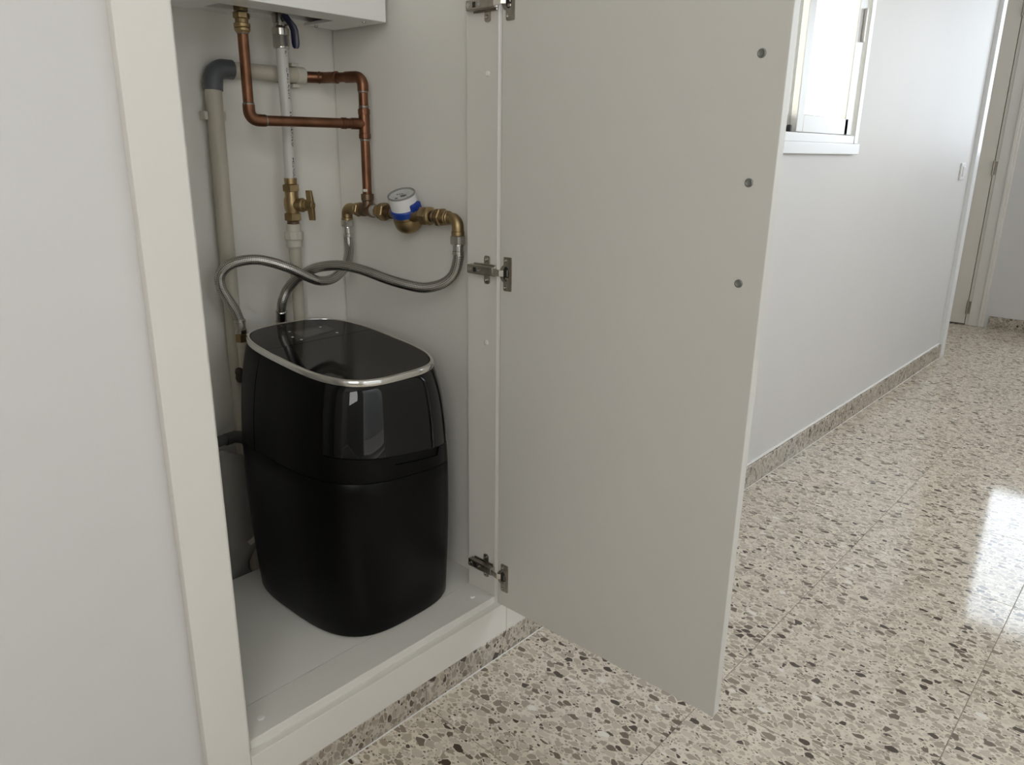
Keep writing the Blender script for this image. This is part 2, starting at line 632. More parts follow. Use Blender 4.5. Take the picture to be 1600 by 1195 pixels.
floor = structure('floor')
MB().box(-1.3, RIGHT, BACK, END + 0.3, -0.08, -0.0015).build('screed', M['grout'], floor, smooth=False)
G = 0.0009
tile_meshes = {}
for i in range(-3, 4):
    for j in range(-6, 12):
        x0, x1 = i * 0.3935, (i + 1) * 0.3935
        y0, y1 = 0.8250 + j * TJ, 0.8250 + (j + 1) * TJ
        if x0 < -0.01 and y0 < JAMB - 0.05 and y1 < JAMB + 0.1:
            continue
        if x0 < -0.01 and y0 < JAMB - 0.3:
            continue
        if x0 >= RIGHT:
            continue
        x1 = min(x1, RIGHT)
        y1 = min(y1, END + 0.1)
        y0 = max(y0, BACK)
        if y1 - y0 < 0.02:
            continue
        key = (round(x1 - x0, 4), round(y1 - y0, 4))
        if key not in tile_meshes:
            t = MB().box(x0 + G, x1 - G, y0 + G, y1 - G, -0.0015, 0.0).build('tile', M['terrazzo'], floor, smooth=False)
            tile_meshes[key] = t.data
        else:
            t = bpy.data.objects.new('tile', tile_meshes[key])
            COL.objects.link(t)
            t.parent = floor
            t.location = ((x0 + x1) / 2, (y0 + y1) / 2, -0.00075)

w = MB()
for y0, y1, z0, z1 in ((BACK, 0.437, 0, TOP), (0.437, 1.087, 2.16, TOP), (1.087, 1.85, 0, TOP), (1.85, 2.82, 0, 1.0525),
                       (1.85, 2.82, 2.12, TOP), (2.82, JAMB, 0, TOP)):
    w.box(WX - 0.14, WX, y0, y1, z0, z1)
o = w.build('wall_left', M['wall'], smooth=False)
o['kind'] = 'structure'
w = MB()
w.box(-1.25, 0.175, END, END + 0.14, 2.06, TOP)
w.box(-0.085, 0.18, END, END + 0.14, 0, 2.06)
w.box(-1.25, -0.93, END, END + 0.14, 0, 2.06)
w.box(0.18, RIGHT, END, END + 0.14, 0, 1.03)
w.box(0.175, RIGHT, END, END + 0.14, 2.10, TOP)
w.box(1.32, RIGHT, END, END + 0.14, 1.03, 2.10)
o = w.build('wall_end', M['wall'], smooth=False)
o['kind'] = 'structure'
w = MB()
for y0, y1, z0, z1 in ((BACK, -1.6, 0, TOP), (-1.6, -0.3, 0, 0.95), (-1.6, -0.3, 2.45, TOP), (-0.3, 0.16, 0, TOP), (0.16, 1.46, 2.1, TOP),
                       (1.46, 1.95, 0, TOP), (1.95, 3.6, 0, 1.03), (1.95, 3.6, 2.15, TOP), (3.6, 4.75, 0, TOP),
                       (4.75, 5.35, 0, 1.03), (4.75, 5.35, 2.05, TOP), (5.35, END + 0.14, 0, TOP)):
    w.box(RIGHT, RIGHT + 0.12, y0, y1, z0, z1)
o = w.build('wall_right', M['wall'], smooth=False)
o['kind'] = 'structure'
o = MB().box(WX - 0.14, RIGHT + 0.12, BACK - 0.12, BACK, 0, TOP).build('wall_back', M['wall'], smooth=False)
o['kind'] = 'structure'
w = MB()
w.box(-1.25, WX - 0.14, JAMB - 0.14, JAMB, 0, TOP)
w.box(-1.37, -1.25, JAMB - 0.14, END + 0.14, 0, TOP)
o = w.build('wall_passage', M['wall'], smooth=False)
o['kind'] = 'structure'
w = MB()
w.box(-1.37, RIGHT + 0.12, BACK - 0.12, END + 0.14, TOP, TOP + 0.1)
o = w.build('ceiling', M['ceiling'], smooth=False)
o['kind'] = 'structure'

# skirting of terrazzo slips
base = structure('baseboard_left')
sk = None
for j in range(-6, 10):
    y0, y1 = 0.8285 + j * TJ, 0.8285 + (j + 1) * TJ
    if y0 < BACK:
        continue
    y1 = min(y1, 4.545)
    if y1 <= y0:
        continue
    top = 0.0545 if y0 < 0.95 and y1 > 0.3 else 0.0765
    MB().box(WX, 0.0, y0 + 0.0006, y1 - 0.0006, 0.0, top, 0.0012, 1).build('tile', M['skirting'], base, smooth=False)
MB().box(WX, -0.004, 1.13, 4.545, 0.0765, 0.0835, 0.002, 1).build('caulk_bead', M['caulk'], base)
MB().box(0.0, 0.0026, BACK, 4.545, 0.0, 0.0024, 0.0006, 1).build('floor_bead', M['caulk'], base)
base = structure('baseboard_end')
for k in range(4):
    x0, x1 = 0.018 + k * 0.4035, min(0.018 + (k + 1) * 0.4035, RIGHT)
    MB().box(x0 + 0.0006, x1 - 0.0006, END - 0.014, END, 0, 0.0765, 0.0012, 1).build('tile', M['skirting'], base, smooth=False)

# casing where the left wall ends at the passage
o = MB().box(WX - 0.15, 0.006, 4.548, 4.62, 0, 2.2, 0.003).build('trim_1', M['alu'])
o['kind'] = 'structure'

# far door in the end wall
dr = structure('door_1', (-0.5, END, 0))
leaf = MB().box(-0.845, -0.1150, END - 0.003, END + 0.036, 0.007, 2.03, 0.002).build('leaf', M['door_beige'], dr)
jb = MB()
jb.box(-0.111, -0.0850, END - 0.006, END + 0.1, 0, 2.06, 0.002)
jb.box(-0.93, -0.849, END - 0.006, END + 0.1, 0, 2.06, 0.002)
jb.box(-0.849, -0.111, END - 0.006, END + 0.1, 2.034, 2.06, 0.002)
jb.build('frame', M['door_beige'], dr)
MB().box(-0.845, -0.111, END + 0.05, END + 0.06, 0, 2.034).build('leaf_backing', M['plug'], dr)  # dark brown sheet behind the whole leaf, seen through its gap
for x0, x1, d in ((-0.094, -0.034, 0.012), (-0.036, -0.018, 0.018), (-0.019, -0.004, 0.011)):
    MB().box(x0, x1, END - d, END + 0.002, 0, 2.10, 0.003).build('casing', M['casing'], dr)
for z in (0.115, 0.985, 1.885):
    h = MB()
    h.lathe((-0.1135, END - 0.008, z - 0.045), (0, 0, 1), [(0, 0.006), (0.09, 0.006)], 10)
    h.box(-0.1135, -0.092, END - 0.0085, END - 0.005, z - 0.04, z + 0.04, 0.001, 1)
    h.build('hinge', M['hinge'], dr)

# side window (aluminium sliding window)
wn = structure('window_1', (-0.03, 2.335, 1.6))
MB().box(WX - 0.14, 0.004, 1.832, 2.838, 1.0525, 1.0870, 0.002).build('sill', M['alu'], wn)
f = MB()
f.box(-0.07, 0.002, 2.786, 2.82, 1.087, 2.12, 0.002)
f.box(-0.07, 0.002, 1.85, 1.884, 1.087, 2.12, 0.002)
f.box(-0.07, 0.0, 1.884, 2.786, 1.087, 1.113, 0.002)
f.box(-0.07, 0.0, 1.884, 2.786, 2.094, 2.12, 0.002)
f.build('frame', M['alu'], wn)
for k, (y0, y1, xa, xb) in enumerate(((2.31, 2.775, -0.026, -0.006), (1.890, 2.362, -0.056, -0.036))):
    s = MB()
    s.box(xa, xb, y0, y0 + 0.048, 1.114, 2.092, 0.002)
    s.box(xa, xb, y1 - (0.075 if k == 0 else 0.048), y1, 1.114, 2.092, 0.002)
    s.box(xa, xb, y0 + 0.048, y1 - 0.048, 1.114, 1.165, 0.002)
    s.box(xa, xb, y0 + 0.048, y1 - 0.048, 2.045, 2.092, 0.002)
    sh = s.build('sash', M['alu_bare'] if k == 0 else M['alu'], wn)
    MB().box((xa + xb) / 2 - 0.002, (xa + xb) / 2 + 0.002, y0 + 0.046, y1 - 0.046, 1.163, 2.047).build('pane', M['pane'], sh, smooth=False)
MB().box(-0.024, -0.010, 2.277, 2.292, 1.113, 1.133, 0.004).build('stopper', M['black'], wn, 'black rubber stopper')
MB().box(-0.006, 0.004, 2.738, 2.752, 1.40, 1.50, 0.003).build('latch', M['alu_bare'], wn)

# end window
wn = structure('window_2', (0.75, END, 1.57))
f = MB()
for x0, x1, z0, z1 in ((0.18, 0.225, 1.03, 2.10), (1.275, 1.32, 1.03, 2.10), (0.225, 1.275, 1.03, 1.075), (0.225, 1.275, 2.055, 2.10),
                       (0.73, 0.77, 1.075, 2.055)):
    f.box(x0, x1, END + 0.01, END + 0.06, z0, z1, 0.002)
f.build('frame', M['alu'], wn)
MB().box(0.165, 1.335, END - 0.02, END + 0.09, 1.005, 1.03, 0.002).build('sill', M['alu'], wn)
for x0, x1 in ((0.225, 0.73), (0.77, 1.275)):
    MB().box(x0, x1, END + 0.03, END + 0.034, 1.075, 2.055).build('pane', M['pane'], wn, smooth=False)

# balcony door read from reflections; three unseen windows added opposite for their daylight
for name, ya, yb, za, zb in (('window_3', 0.16, 1.46, 0.0, 2.1), ('window_added_4', 1.95, 3.6, 1.03, 2.15), ('window_added_6', 4.75, 5.35, 1.03, 2.05), ('window_added_5', -1.6, -0.3, 0.95, 2.45)):
    wn = structure(name, (RIGHT, (ya + yb) / 2, (za + zb) / 2))
    f = MB()
    for y0, y1, z0, z1 in ((ya, ya + 0.045, za, zb), (yb - 0.045, yb, za, zb), (ya + 0.045, yb - 0.045, zb - 0.045, zb), (ya + 0.045, yb - 0.045, za, za + 0.045)):
        f.box(RIGHT + 0.02, RIGHT + 0.08, y0, y1, z0, z1, 0.002)
    f.build('frame', M['alu'], wn)
    MB().box(RIGHT + 0.045, RIGHT + 0.049, ya + 0.045, yb - 0.045, za + 0.045, zb - 0.045).build('pane', M['pane'], wn, smooth=False)

# outside: the neighbouring facade seen through the side window
o = MB().box(-2.6, -2.4, -1.0, 7.0, -0.1, 1.95).build('wall_courtyard', M['facade'], smooth=False)
o['kind'] = 'structure'

# light well added out of view to dim the sky behind the balcony door
o = MB().box(2.75, 2.9, -1.0, 2.8, -0.1, 4.2).build('wall_added_well', M['well'], smooth=False)
o['kind'] = 'structure'
o = MB().box(RIGHT + 0.12, 2.75, -1.0, 2.8, -0.1, -0.02).build('floor_added_well', M['paving'], smooth=False)
o['kind'] = 'structure'

# light switch
sw = thing('light_switch', 'white light switch on the wall beside the far corner', 'switch', (WX, 4.385, 0.98))
MB().box(WX, WX + 0.009, 4.347, 4.424, 0.940, 1.021, 0.003).build('plate', M['switch'], sw)
MB().box(WX + 0.008, WX + 0.014, 4.364, 4.407, 0.957, 1.004, 0.003).build('rocker', M['switch'], sw)

# ------------------------------------------------------------------ built-in cupboard
ZS = 0.1407      # shelf top
cup = thing('built_in_cupboard', 'cream built-in cupboard with its door open, set in the wall', 'cupboard', (-0.25, 0.76, 0))
SY0, SY1, BX = 0.437, 1.083, -0.556
# casing
MB().box(WX, 0.0, 0.3926, 0.4604, 0.0, 2.2, 0.0012).build('casing', M['casing'], cup)
MB().box(WX, 0.0, 1.0604, 1.1275, 0.0555, 2.2, 0.0012).build('casing', M['casing'], cup)
MB().box(WX, 0.0, 0.4610, 1.0596, 0.0555, 0.1253, 0.0012).build('bottom_casing', M['casing'], cup)
MB().box(WX, 0.0, 0.4610, 1.0596, 2.13, 2.2, 0.0012).build('top_casing', M['casing'], cup)
# rebated frame
MB().box(-0.095, -0.017, 0.4375, 0.4700, 0.02, 2.15, 0.001).build('frame_post', M['casing'], cup)
MB().box(-0.095, -0.017, 1.0408, 1.0820, 0.02, 2.15, 0.001).build('frame_post', M['casing'], cup)
MB().box(-0.095, -0.0172, 0.4702, 1.0406, 0.09, ZS, 0.0015).build('bottom_rail', M['casing'], cup)
MB().box(-0.095, -0.0172, 0.4702, 1.0406, 2.10, 2.15, 0.0015).build('top_rail', M['casing'], cup)
r_ = MB()
r_.box(-0.0175, WX + 0.0002, 0.461, 1.0596, 0.10, 0.1253)
r_.box(-0.0175, WX + 0.0002, 1.0606, 1.0820, 0.10, 2.15)
r_.box(-0.0175, WX + 0.0002, 0.4376, 0.4600, 0.10, 2.15)
r_.build('rebate', M['casing'], cup, smooth=False)
# inside
MB().box(-0.482, -0.0963, SY0 + 0.001, SY1 - 0.001, ZS - 0.018, ZS - 0.0004).build('floor_board', M['shelf'], cup)
MB().box(BX + 0.0042, -0.0955, SY1, SY1 + 0.016, 0, 2.16).build('side_panel', M['recess'], cup, smooth=False)
MB().box(BX - 0.001, -0.0955, SY0 - 0.016, SY0, 0, 2.16).build('side_panel', M['recess'], cup, smooth=False)
MB().box(BX - 0.02, BX, SY0 - 0.016, SY1 + 0.016, 0, 2.16).box(BX - 0.02, BX + 0.02, SY1 + 0.0162, SY1 + 0.024, 0, 2.16).build('back_panel', M['recess'], cup, smooth=False)  # second box is an unseen strip added to stop light leaking through the groove
MB().box(BX - 0.02, -0.0955, SY0 - 0.016, SY1 + 0.016, 2.16, 2.18).build('top_panel', M['recess'], cup, smooth=False)
MB().box(BX, -0.03, SY0, SY1, 0.0, 0.012).build('plinth_base', M['plug'], cup, smooth=False)
# screw caps
for p, ax, r in (((-0.0521, 0.5099, ZS), (0, 0, 1), 0.0062), ((-0.0501, 1.0063, ZS), (0, 0, 1), 0.0058),
                 ((-0.0422, 1.0408, 1.1796), (0, -1, 0), 0.0055), ((-0.0436, 1.0408, 0.6929), (0, -1, 0), 0.0055)):
    MB().lathe(p, ax, [(-0.0005, r), (0.0008, r), (0.0019, r * 0.7), (0.0022, r * 0.2)], 16).build('screw_cap', M['cap'], cup)
# door leaf, standing open at a right angle; it has warped a little outwards at the top
DY0, DY1 = 1.0286, 1.0478
door = MB().hexa([(0.003, DY0, 0.1393), (0.5013, DY0, 0.1393), (0.5013, DY1, 0.1393), (0.003, DY1, 0.1393),
                  (0.004, DY0, 2.11), (0.5135, DY0, 2.11), (0.5135, DY1, 2.11), (0.004, DY1, 2.11)], 0.0014).build('door', M['laminate'], cup)
for z, x in ((1.1775, 0.4708), (1.0119, 0.4706), (0.8717, 0.4700)):
    s = MB()
    s.lathe((x, DY0, z), (0, -1, 0), [(-0.0005, 0.0062), (0.0009, 0.0060), (0.0016, 0.0046), (0.0011, 0.0036)], 18)
    s.lathe((x, DY0, z), (0, -1, 0), [(0.0008, 0.0036), (0.0017, 0.0032), (0.0012, 0.0012)], 14)
    s.build('screw', M['washer'], door)


# three concealed hinges
def rounded_plate(mb, x0, x1, z0, z1, y0, y1, r, n=4):
    out = []
    for cx, cz, a0 in ((x1 - r, z1 - r, 0), (x0 + r, z1 - r, 90), (x0 + r, z0 + r, 180), (x1 - r, z0 + r, 270)):
        for k in range(n + 1):
            a = math.radians(a0 + 90 * k / n)
            out.append((cx + r * math.cos(a), cz + r * math.sin(a)))
    mb.ring_grid([[(x, y0, z) for x, z in out], [(x, y1, z) for x, z in out]])
    return mb


def make_hinge(zc):
    FY = 1.0408
    arm = MB()
    arm.obox((-0.047, FY - 0.0105, zc + 0.0005), (1, 0, 0), (0, 1, 0), (0, 0, 1), 0.066, 0.0125, 0.0165, 0.0016)
    arm.box(-0.074, -0.018, FY - 0.0045, FY - 0.001, zc - 0.0105, zc + 0.0115, 0.001, 1)
    h = arm.build('hinge', M['hinge'], cup)
    mp = MB()
    rounded_plate(mp, -0.0480, -0.0345, zc - 0.0265, zc + 0.0265, FY - 0.0025, FY, 0.004)
    mp.build('mounting_plate', M['hinge'], h)
    for dz in (-0.019, 0.020):
        s = MB().lathe((-0.0412, FY - 0.0025, zc + dz), (0, -1, 0), [(-0.0005, 0.0036), (0.0012, 0.0034), (0.0016, 0.0024), (0.0008, 0.0014)], 12)
        s.build('screw', M['nickel'], h)
    for dx, r in ((-0.073, 0.0040), (-0.0475, 0.0036)):
        s = MB().lathe((dx, FY - 0.0168, zc + 0.0005), (0, -1, 0), [(-0.0005, r), (0.0008, r), (0.0006, r * 0.6), (-0.0003, r * 0.3)], 12)
        s.build('screw', M['nickel'], h)
    MB().box(-0.0635, -0.0555, FY - 0.0172, FY - 0.016, zc - 0.004, zc + 0.005, 0.0005, 1).build('slot_shade', M['black'], h)  # raised black block; its colour stands in for the slot's shaded inside
    lk = MB()
    lk.hexa([(-0.0165, FY - 0.0150, zc - 0.006), (0.0065, DY0 - 0.0075, zc - 0.0058), (0.0065, DY0 - 0.0050, zc - 0.0058), (-0.0165, FY - 0.0125, zc - 0.006),
             (-0.0165, FY - 0.0150, zc + 0.007), (0.0065, DY0 - 0.0075, zc + 0.0068), (0.0065, DY0 - 0.0050, zc + 0.0068), (-0.0165, FY - 0.0125, zc + 0.007)], 0.0007, 1)
    lk.hexa([(0.0062, DY0 - 0.0078, zc - 0.0052), (0.0150, DY0 - 0.0012, zc - 0.0052), (0.0150, DY0 - 0.0002, zc - 0.0052), (0.0062, DY0 - 0.0050, zc - 0.0052),
             (0.0062, DY0 - 0.0078, zc + 0.0062), (0.0150, DY0 - 0.0012, zc + 0.0062), (0.0150, DY0 - 0.0002, zc + 0.0062), (0.0062, DY0 - 0.0050, zc + 0.0062)], 0.0005, 1)
    lk.build('link', M['hinge_bright'], h, 'bright bent steel link')
    cf = MB()
    rounded_plate(cf, 0.0130, 0.0318, zc - 0.031, zc + 0.031, DY0 - 0.0022, DY0 + 0.0003, 0.0025)
    out = [(0.0145, zc + 0.0170)] + [(0.0195 + 0.0172 * math.cos(a), zc + 0.0172 * math.sin(a)) for a in
                                     [math.radians(105 + 150 * k / 12) for k in range(13)]] + [(0.0145, zc - 0.0170)]
    cf.ring_grid([[(x, DY0 - 0.0018, z) for x, z in out], [(x, DY0 + 0.0003, z) for x, z in out]])
    cf.build('cup_flange', M['hinge'], h)
    cw = MB()
    out = [(0.0192 + 0.0068 * math.cos(a), zc + 0.0005 + 0.0135 * math.sin(a)) for a in [2 * PI * k / 20 for k in range(20)]]
    cw.ring_grid([[(x, DY0 - 0.0026, z) for x, z in out], [(x, DY0 + 0.0002, z) for x, z in out]])
    cw.build('cup_shade', M['black'], h)  # raised black disc; its colour stands in for shade inside the cup
    cd = MB()
    cd.obox((0.0215, DY0 - 0.0034, zc - 0.0085), (1, 0, 0), (0, 1, 0), (0, 0, 1), 0.0075, 0.0022, 0.0045, 0.0008, 1)
    cd.obox((0.0235, DY0 - 0.0034, zc + 0.002), (1, 0, 0), (0, 1, 0), (0, 0, 1), 0.0018, 0.0020, 0.012, 0.0005, 1)
    cd.build('damper', M['hinge'], h)
    for dz in (-0.0245, 0.0245):
        s = MB().lathe((0.0185, DY0 - 0.0022, zc + dz), (0, -1, 0), [(-0.0005, 0.0032), (0.0010, 0.0030), (0.0014, 0.002), (0.0006, 0.001)], 12)
        s.build('screw', M['nickel'], h)
    return h


h0 = make_hinge(0.8345)
c0 = WORLD_LOC[h0].copy()
for zc in (1.2890, 0.2060):
    clone(h0, c0 + Vector((0, 0, zc - 0.8345)), cup)

# ------------------------------------------------------------------ water softener
SN = 3.2553
SCY = 0.8686


def sell(a, b, t):
    c, s = math.cos(t), math.sin(t)
    return a * math.copysign(abs(c) ** (2 / SN), c), b * math.copysign(abs(s) ** (2 / SN), s)


def ztop(x):
    return 0.6739 - 0.0933 * (x + 0.2881)


LV = ((-0.2805, 0.1975, 0.1559), (-0.2873, 0.2128, 0.1615), (-0.2873, 0.1958, 0.1339))


def spos(t, s):
    P = []
    for k, (cx, a, b) in enumerate(LV):
        u, v = sell(a, b, t)
        x, y = cx + u, SCY + v
        P.append(Vector((x, y, (ZS, 0.47, ztop(x) - 0.011)[k])))
    return P[0] * (2 * (s - .5) * (s - 1)) + P[1] * (-4 * s * (s - 1)) + P[2] * (2 * s * (s - .5))


def spz(t, z, off=0.0):
    lo, hi = -0.05, 1.1
    for _ in range(28):
        m_ = (lo + hi) / 2
        if spos(t, m_).z < z:
            lo = m_
        else:
            hi = m_
    p = spos(t, lo)
    if off:
        d = spos(t + 0.02, lo) - spos(t - 0.02, lo)
        n = Vector((d.y, -d.x, 0)).normalized()
        p = p + n * off
    return p


def trange(t0, t1, n):
    """angles spread evenly along the outline"""
    F = 400
    ts = [t0 + (t1 - t0) * k / F for k in range(F + 1)]
    P = [spos(t, 0.6) for t in ts]
    acc = [0.0]
    for k in range(F):
        acc.append(acc[-1] + (P[k + 1] - P[k]).length)
    out, k = [], 0
    for i in range(n + 1):
        g = acc[-1] * i / n
        while k < F and acc[k + 1] < g:
            k += 1
        f = 0 if acc[k + 1 if k < F else k] == acc[k] else (g - acc[k]) / (acc[k + 1] - acc[k])
        out.append(ts[k] + (ts[min(k + 1, F)] - ts[k]) * f)
    return out


def z_seam(t):
    v = sell(1, 0.16, t)[1]
    return 0.4590 - 0.085 * v if abs(t) < PI / 2 else 0.4590 - 0.085 * v * 0.9 + 0.004


def z_band(t):
    v = sell(1, 0.16, t)[1]
    return 0.5025 - 0.125 * v


def patch(ts, zlo, zhi, nz, out=0.0, inn=-0.004, closed=False):
    mb = MB()
    top_in = []
    rings = []
    rows = [0.0] + [0.004] + [k / nz for k in range(1, nz)] + [0.996, 1.0]

    def pt(t, f, off):
        a, b = zlo(t), zhi(t)
        return spz(t, a + (b - a) * f, off)
    rings.append([pt(t, 0, inn) for t in ts])
    for k, f in enumerate(rows):
        e = -0.0008 if k in (0, len(rows) - 1) else 0
        rings.append([pt(t, f, out + e) for t in ts])
    rings.append([pt(t, 1, inn) for t in ts])
    mb.ring_grid(rings, closed, False, False)
    if not closed:
        for j in (0, -1):
            vs_ = []
            for r in rings:
                vs_.append(mb.bm.verts.new(r[j]))
            mb.bm.faces.new(vs_)
    return mb


soft = thing('water_softener', 'black cabinet water softener with chrome trim ring, on the cupboard floor', 'water softener', (-0.285, SCY, ZS))
full = trange(-PI, PI, 96)[:-1]
core = MB()
core.ring_grid([[spz(t, ZS + 0.002 + (ztop(spos(t, 1).x) - 0.014 - ZS - 0.002) * f, -0.0035) for t in full] for f in [k / 14 for k in range(15)]])
core.build('body', M['soft_core'], soft, angle=40)
lower = MB()
lr = [[spz(t, ZS + 0.0001, -0.009) for t in full], [spz(t, ZS + 0.0001, -0.006) for t in full], [spz(t, ZS + 0.002, -0.002) for t in full], [spz(t, ZS + 0.006, 0) for t in full]]
for k in range(1, 13):
    lr.append([spz(t, ZS + 0.006 + (z_seam(t) - 0.0024 - ZS - 0.006) * k / 12, 0) for t in full])
lr.append([spz(t, z_seam(t) - 0.0010, -0.0010) for t in full])
lr.append([spz(t, z_seam(t) - 0.0008, -0.004) for t in full])
lower.ring_grid(lr, True, True, False)
lower.build('lower_shell', M['soft_matte'], soft, angle=40)
D = math.radians
TL, TR = D(-59), D(50)


def smooth01(x):
    x = max(0.0, min(1.0, x))
    return x * x * (3 - 2 * x)


def band_top(t):
    td = math.degrees(t)
    notch = smooth01((td + 7.5) / 2.5) * (1 - smooth01((td - 15.5) / 3.0))
    return z_band(t) - 0.0008 - 0.0165 * notch


tsf = trange(TL - 0.02, TR + 0.01, 110)
patch(tsf, lambda t: z_seam(t) + 0.0008, band_top, 6).build('grip_band', M['soft_matte'], soft, angle=40)
patch(trange(TL, TR, 70), lambda t: z_band(t) + 0.0010, lambda t: ztop(spos(t, 1).x) - 0.0113, 10, 0.0012).build('front_panel', M['soft_gloss'], soft, 'glossy black front panel', angle=50)
TS = D(100)
patch(trange(TR + 0.008, TS, 30), lambda t: z_seam(t) + 0.0008, lambda t: ztop(spos(t, 1).x) - 0.0113, 8).build('side_cover', M['soft_matte'], soft, angle=40)
patch(trange(-TS, TL - 0.008, 30), lambda t: z_seam(t) + 0.0008, lambda t: ztop(spos(t, 1).x) - 0.0113, 8).build('side_cover', M['soft_matte'], soft, angle=40)
patch(trange(TS + 0.010, 2 * PI - TS - 0.010, 60), lambda t: z_seam(t) + 0.0008, lambda t: ztop(spos(t, 1).x) - 0.0113, 8).build('rear_cover', M['soft_matte'], soft, angle=40)
# chrome ring round the lid
ring = MB()
rr = []
for off, dz in ((-0.0060, -0.0110), (0.0012, -0.0112), (0.0020, -0.0100), (0.0016, -0.0020), (0.0002, -0.0003), (-0.0016, 0.0003), (-0.0046, 0.0003), (-0.0056, -0.0006), (-0.0060, -0.0030)):
    row = []
    for t in full:
        p = spos(t, 1)
        q = spz(t, p.z - 0.0001, off)
        row.append((q.x, q.y, ztop(q.x) + dz))
    rr.append(row)
rr.append(rr[0])
ring.ring_grid(rr, True, False, False)
bmesh.ops.remove_doubles(ring.bm, verts=ring.bm.verts, dist=1e-6)
ring.build('trim_ring', M['chrome'], soft, 'chrome trim ring', angle=45)
LA, LB, LCX = 0.1958 - 0.0064, 0.1339 - 0.0064, -0.2873


def lid_surface(u0, u1, dish, thick=0.006, nu=30, nv=28):
    """plate inside the ring between two depths"""
    mb = MB()
    us = [u0 + (u1 - u0) * (0.5 - 0.5 * math.cos(PI * k / nu)) for k in range(nu + 1)]
    top, bot = [], []
    for u in us:
        b = LB * max(0.0, 1 - abs(u / LA) ** SN) ** (1 / SN)
        b = max(b, 0.002)
        rt, rb = [], []
        for j in range(nv + 1):
            v = b * math.sin(-PI / 2 + PI * j / nv)
            cu, hu = (u0 + u1) / 2, abs(u1 - u0) / 2
            r = 1 - max(0.0, 1 - ((u - cu) / hu) ** 2) * max(0.0, 1 - (v / b) ** 2) if dish else 1.0
            x = LCX + u
            z = ztop(x) - 0.0012 - dish * (1 - r)
            rt.append((x, SCY + v, z))
            rb.append((x, SCY + v, ztop(x) - 0.0012 - thick))
        top.append(rt)
        bot.append(rb)
    rings = [t + list(reversed(b)) for t, b in zip(top, bot)]
    mb.ring_grid(rings)
    return mb


USEAM = -0.0566
lid_surface(USEAM + 0.0007, LA, 0.0018, 0.008).build('lid', M['soft_lid'], soft, angle=30)
lid_surface(-LA, USEAM - 0.0007, 0.0).build('rear_deck', M['soft_lid'], soft, angle=30)


def on_lid(x, y, h=0.0):
    return Vector((x, y, ztop(x) - 0.0012 + h))


def lid_quad(pts, h0, h1):
    mb = MB()
    return mb.hexa([on_lid(x, y, h0) for x, y in pts] + [on_lid(x, y, h1) for x, y in pts], 0.0002, 1)


cp = lid_quad([(-0.353, 0.817), (-0.381, 0.929), (-0.4195, 0.930), (-0.4215, 0.838)], -0.0005, 0.0004).build('control_panel', M['screen_frame'], soft)
lid_quad([(-0.3665, 0.842), (-0.3765, 0.9005), (-0.4065, 0.9045), (-0.4085, 0.8425)], 0.0003, 0.0008).build('display', M['screen'], cp, 'grey rectangular display')
for x, y in ((-0.4133, 0.9129), (-0.3616, 0.9184), (-0.3609, 0.8318), (-0.3846, 0.8264), (-0.4189, 0.8417)):
    lid_quad([(x + 0.0022, y - 0.0024), (x + 0.0022, y + 0.0024), (x - 0.0022, y + 0.0024), (x - 0.0022, y - 0.0024)], 0.0003, 0.0009).build('button', M['icon'], cp)

# ------------------------------------------------------------------ wall heater at the top
BZ = 1.2905
bo = thing('wall_heater', 'white boxy wall heater hung at the top of the cupboard', 'heater', (-0.45, 0.82, BZ))
b_ = MB()
BY0, BY1 = 0.60, 1.060
b_.box(-0.346, -0.340, BY0, BY1, BZ, 1.98, 0.0015)                 # front sheet
b_.box(-0.56 + 0.046, -0.346, BY1 - 0.006, BY1, BZ, 1.98, 0.001, 1)
b_.box(-0.56 + 0.046, -0.346, BY0, BY0 + 0.006, BZ, 1.98, 0.001, 1)
b_.box(-0.514, -0.346, BY0, BY1, 1.97, 1.98)
b_.build('casing', M['boiler'], bo)
t_ = MB()
t_.box(-0.410, -0.3462, BY0 + 0.0062, BY1 - 0.0062, BZ + 0.0006, BZ + 0.006)
t_.box(-0.512, -0.410, 0.985, BY1 - 0.0062, BZ + 0.0006, BZ + 0.006)
t_.box(-0.512, -0.410, BY0 + 0.0062, 0.745, BZ + 0.0006, BZ + 0.006)
t_.build('bottom_tray', M['boiler'], bo, smooth=False)
MB().box(-0.505, -0.352, 0.62, 1.045, 1.38, 1.96).build('burner_chamber', M['hinge'], bo)
br = MB().box(BX + 0.0005, -0.513, 0.62, 1.05, 1.30, 1.36, 0.002).build('mounting_rail', M['boiler'], bo)
MB().lathe((-0.492, 1.000, BZ + 0.001), (0, 0, -1), [(-0.001, 0.004), (0.003, 0.0036), (0.004, 0.002)], 12).build('screw', M['nickel'], bo)
MB().lathe((-0.372, 1.030, BZ + 0.001), (0, 0, -1), [(-0.001, 0.004), (0.002, 0.0036), (0.003, 0.002)], 12).build('screw', M['nickel'], bo)

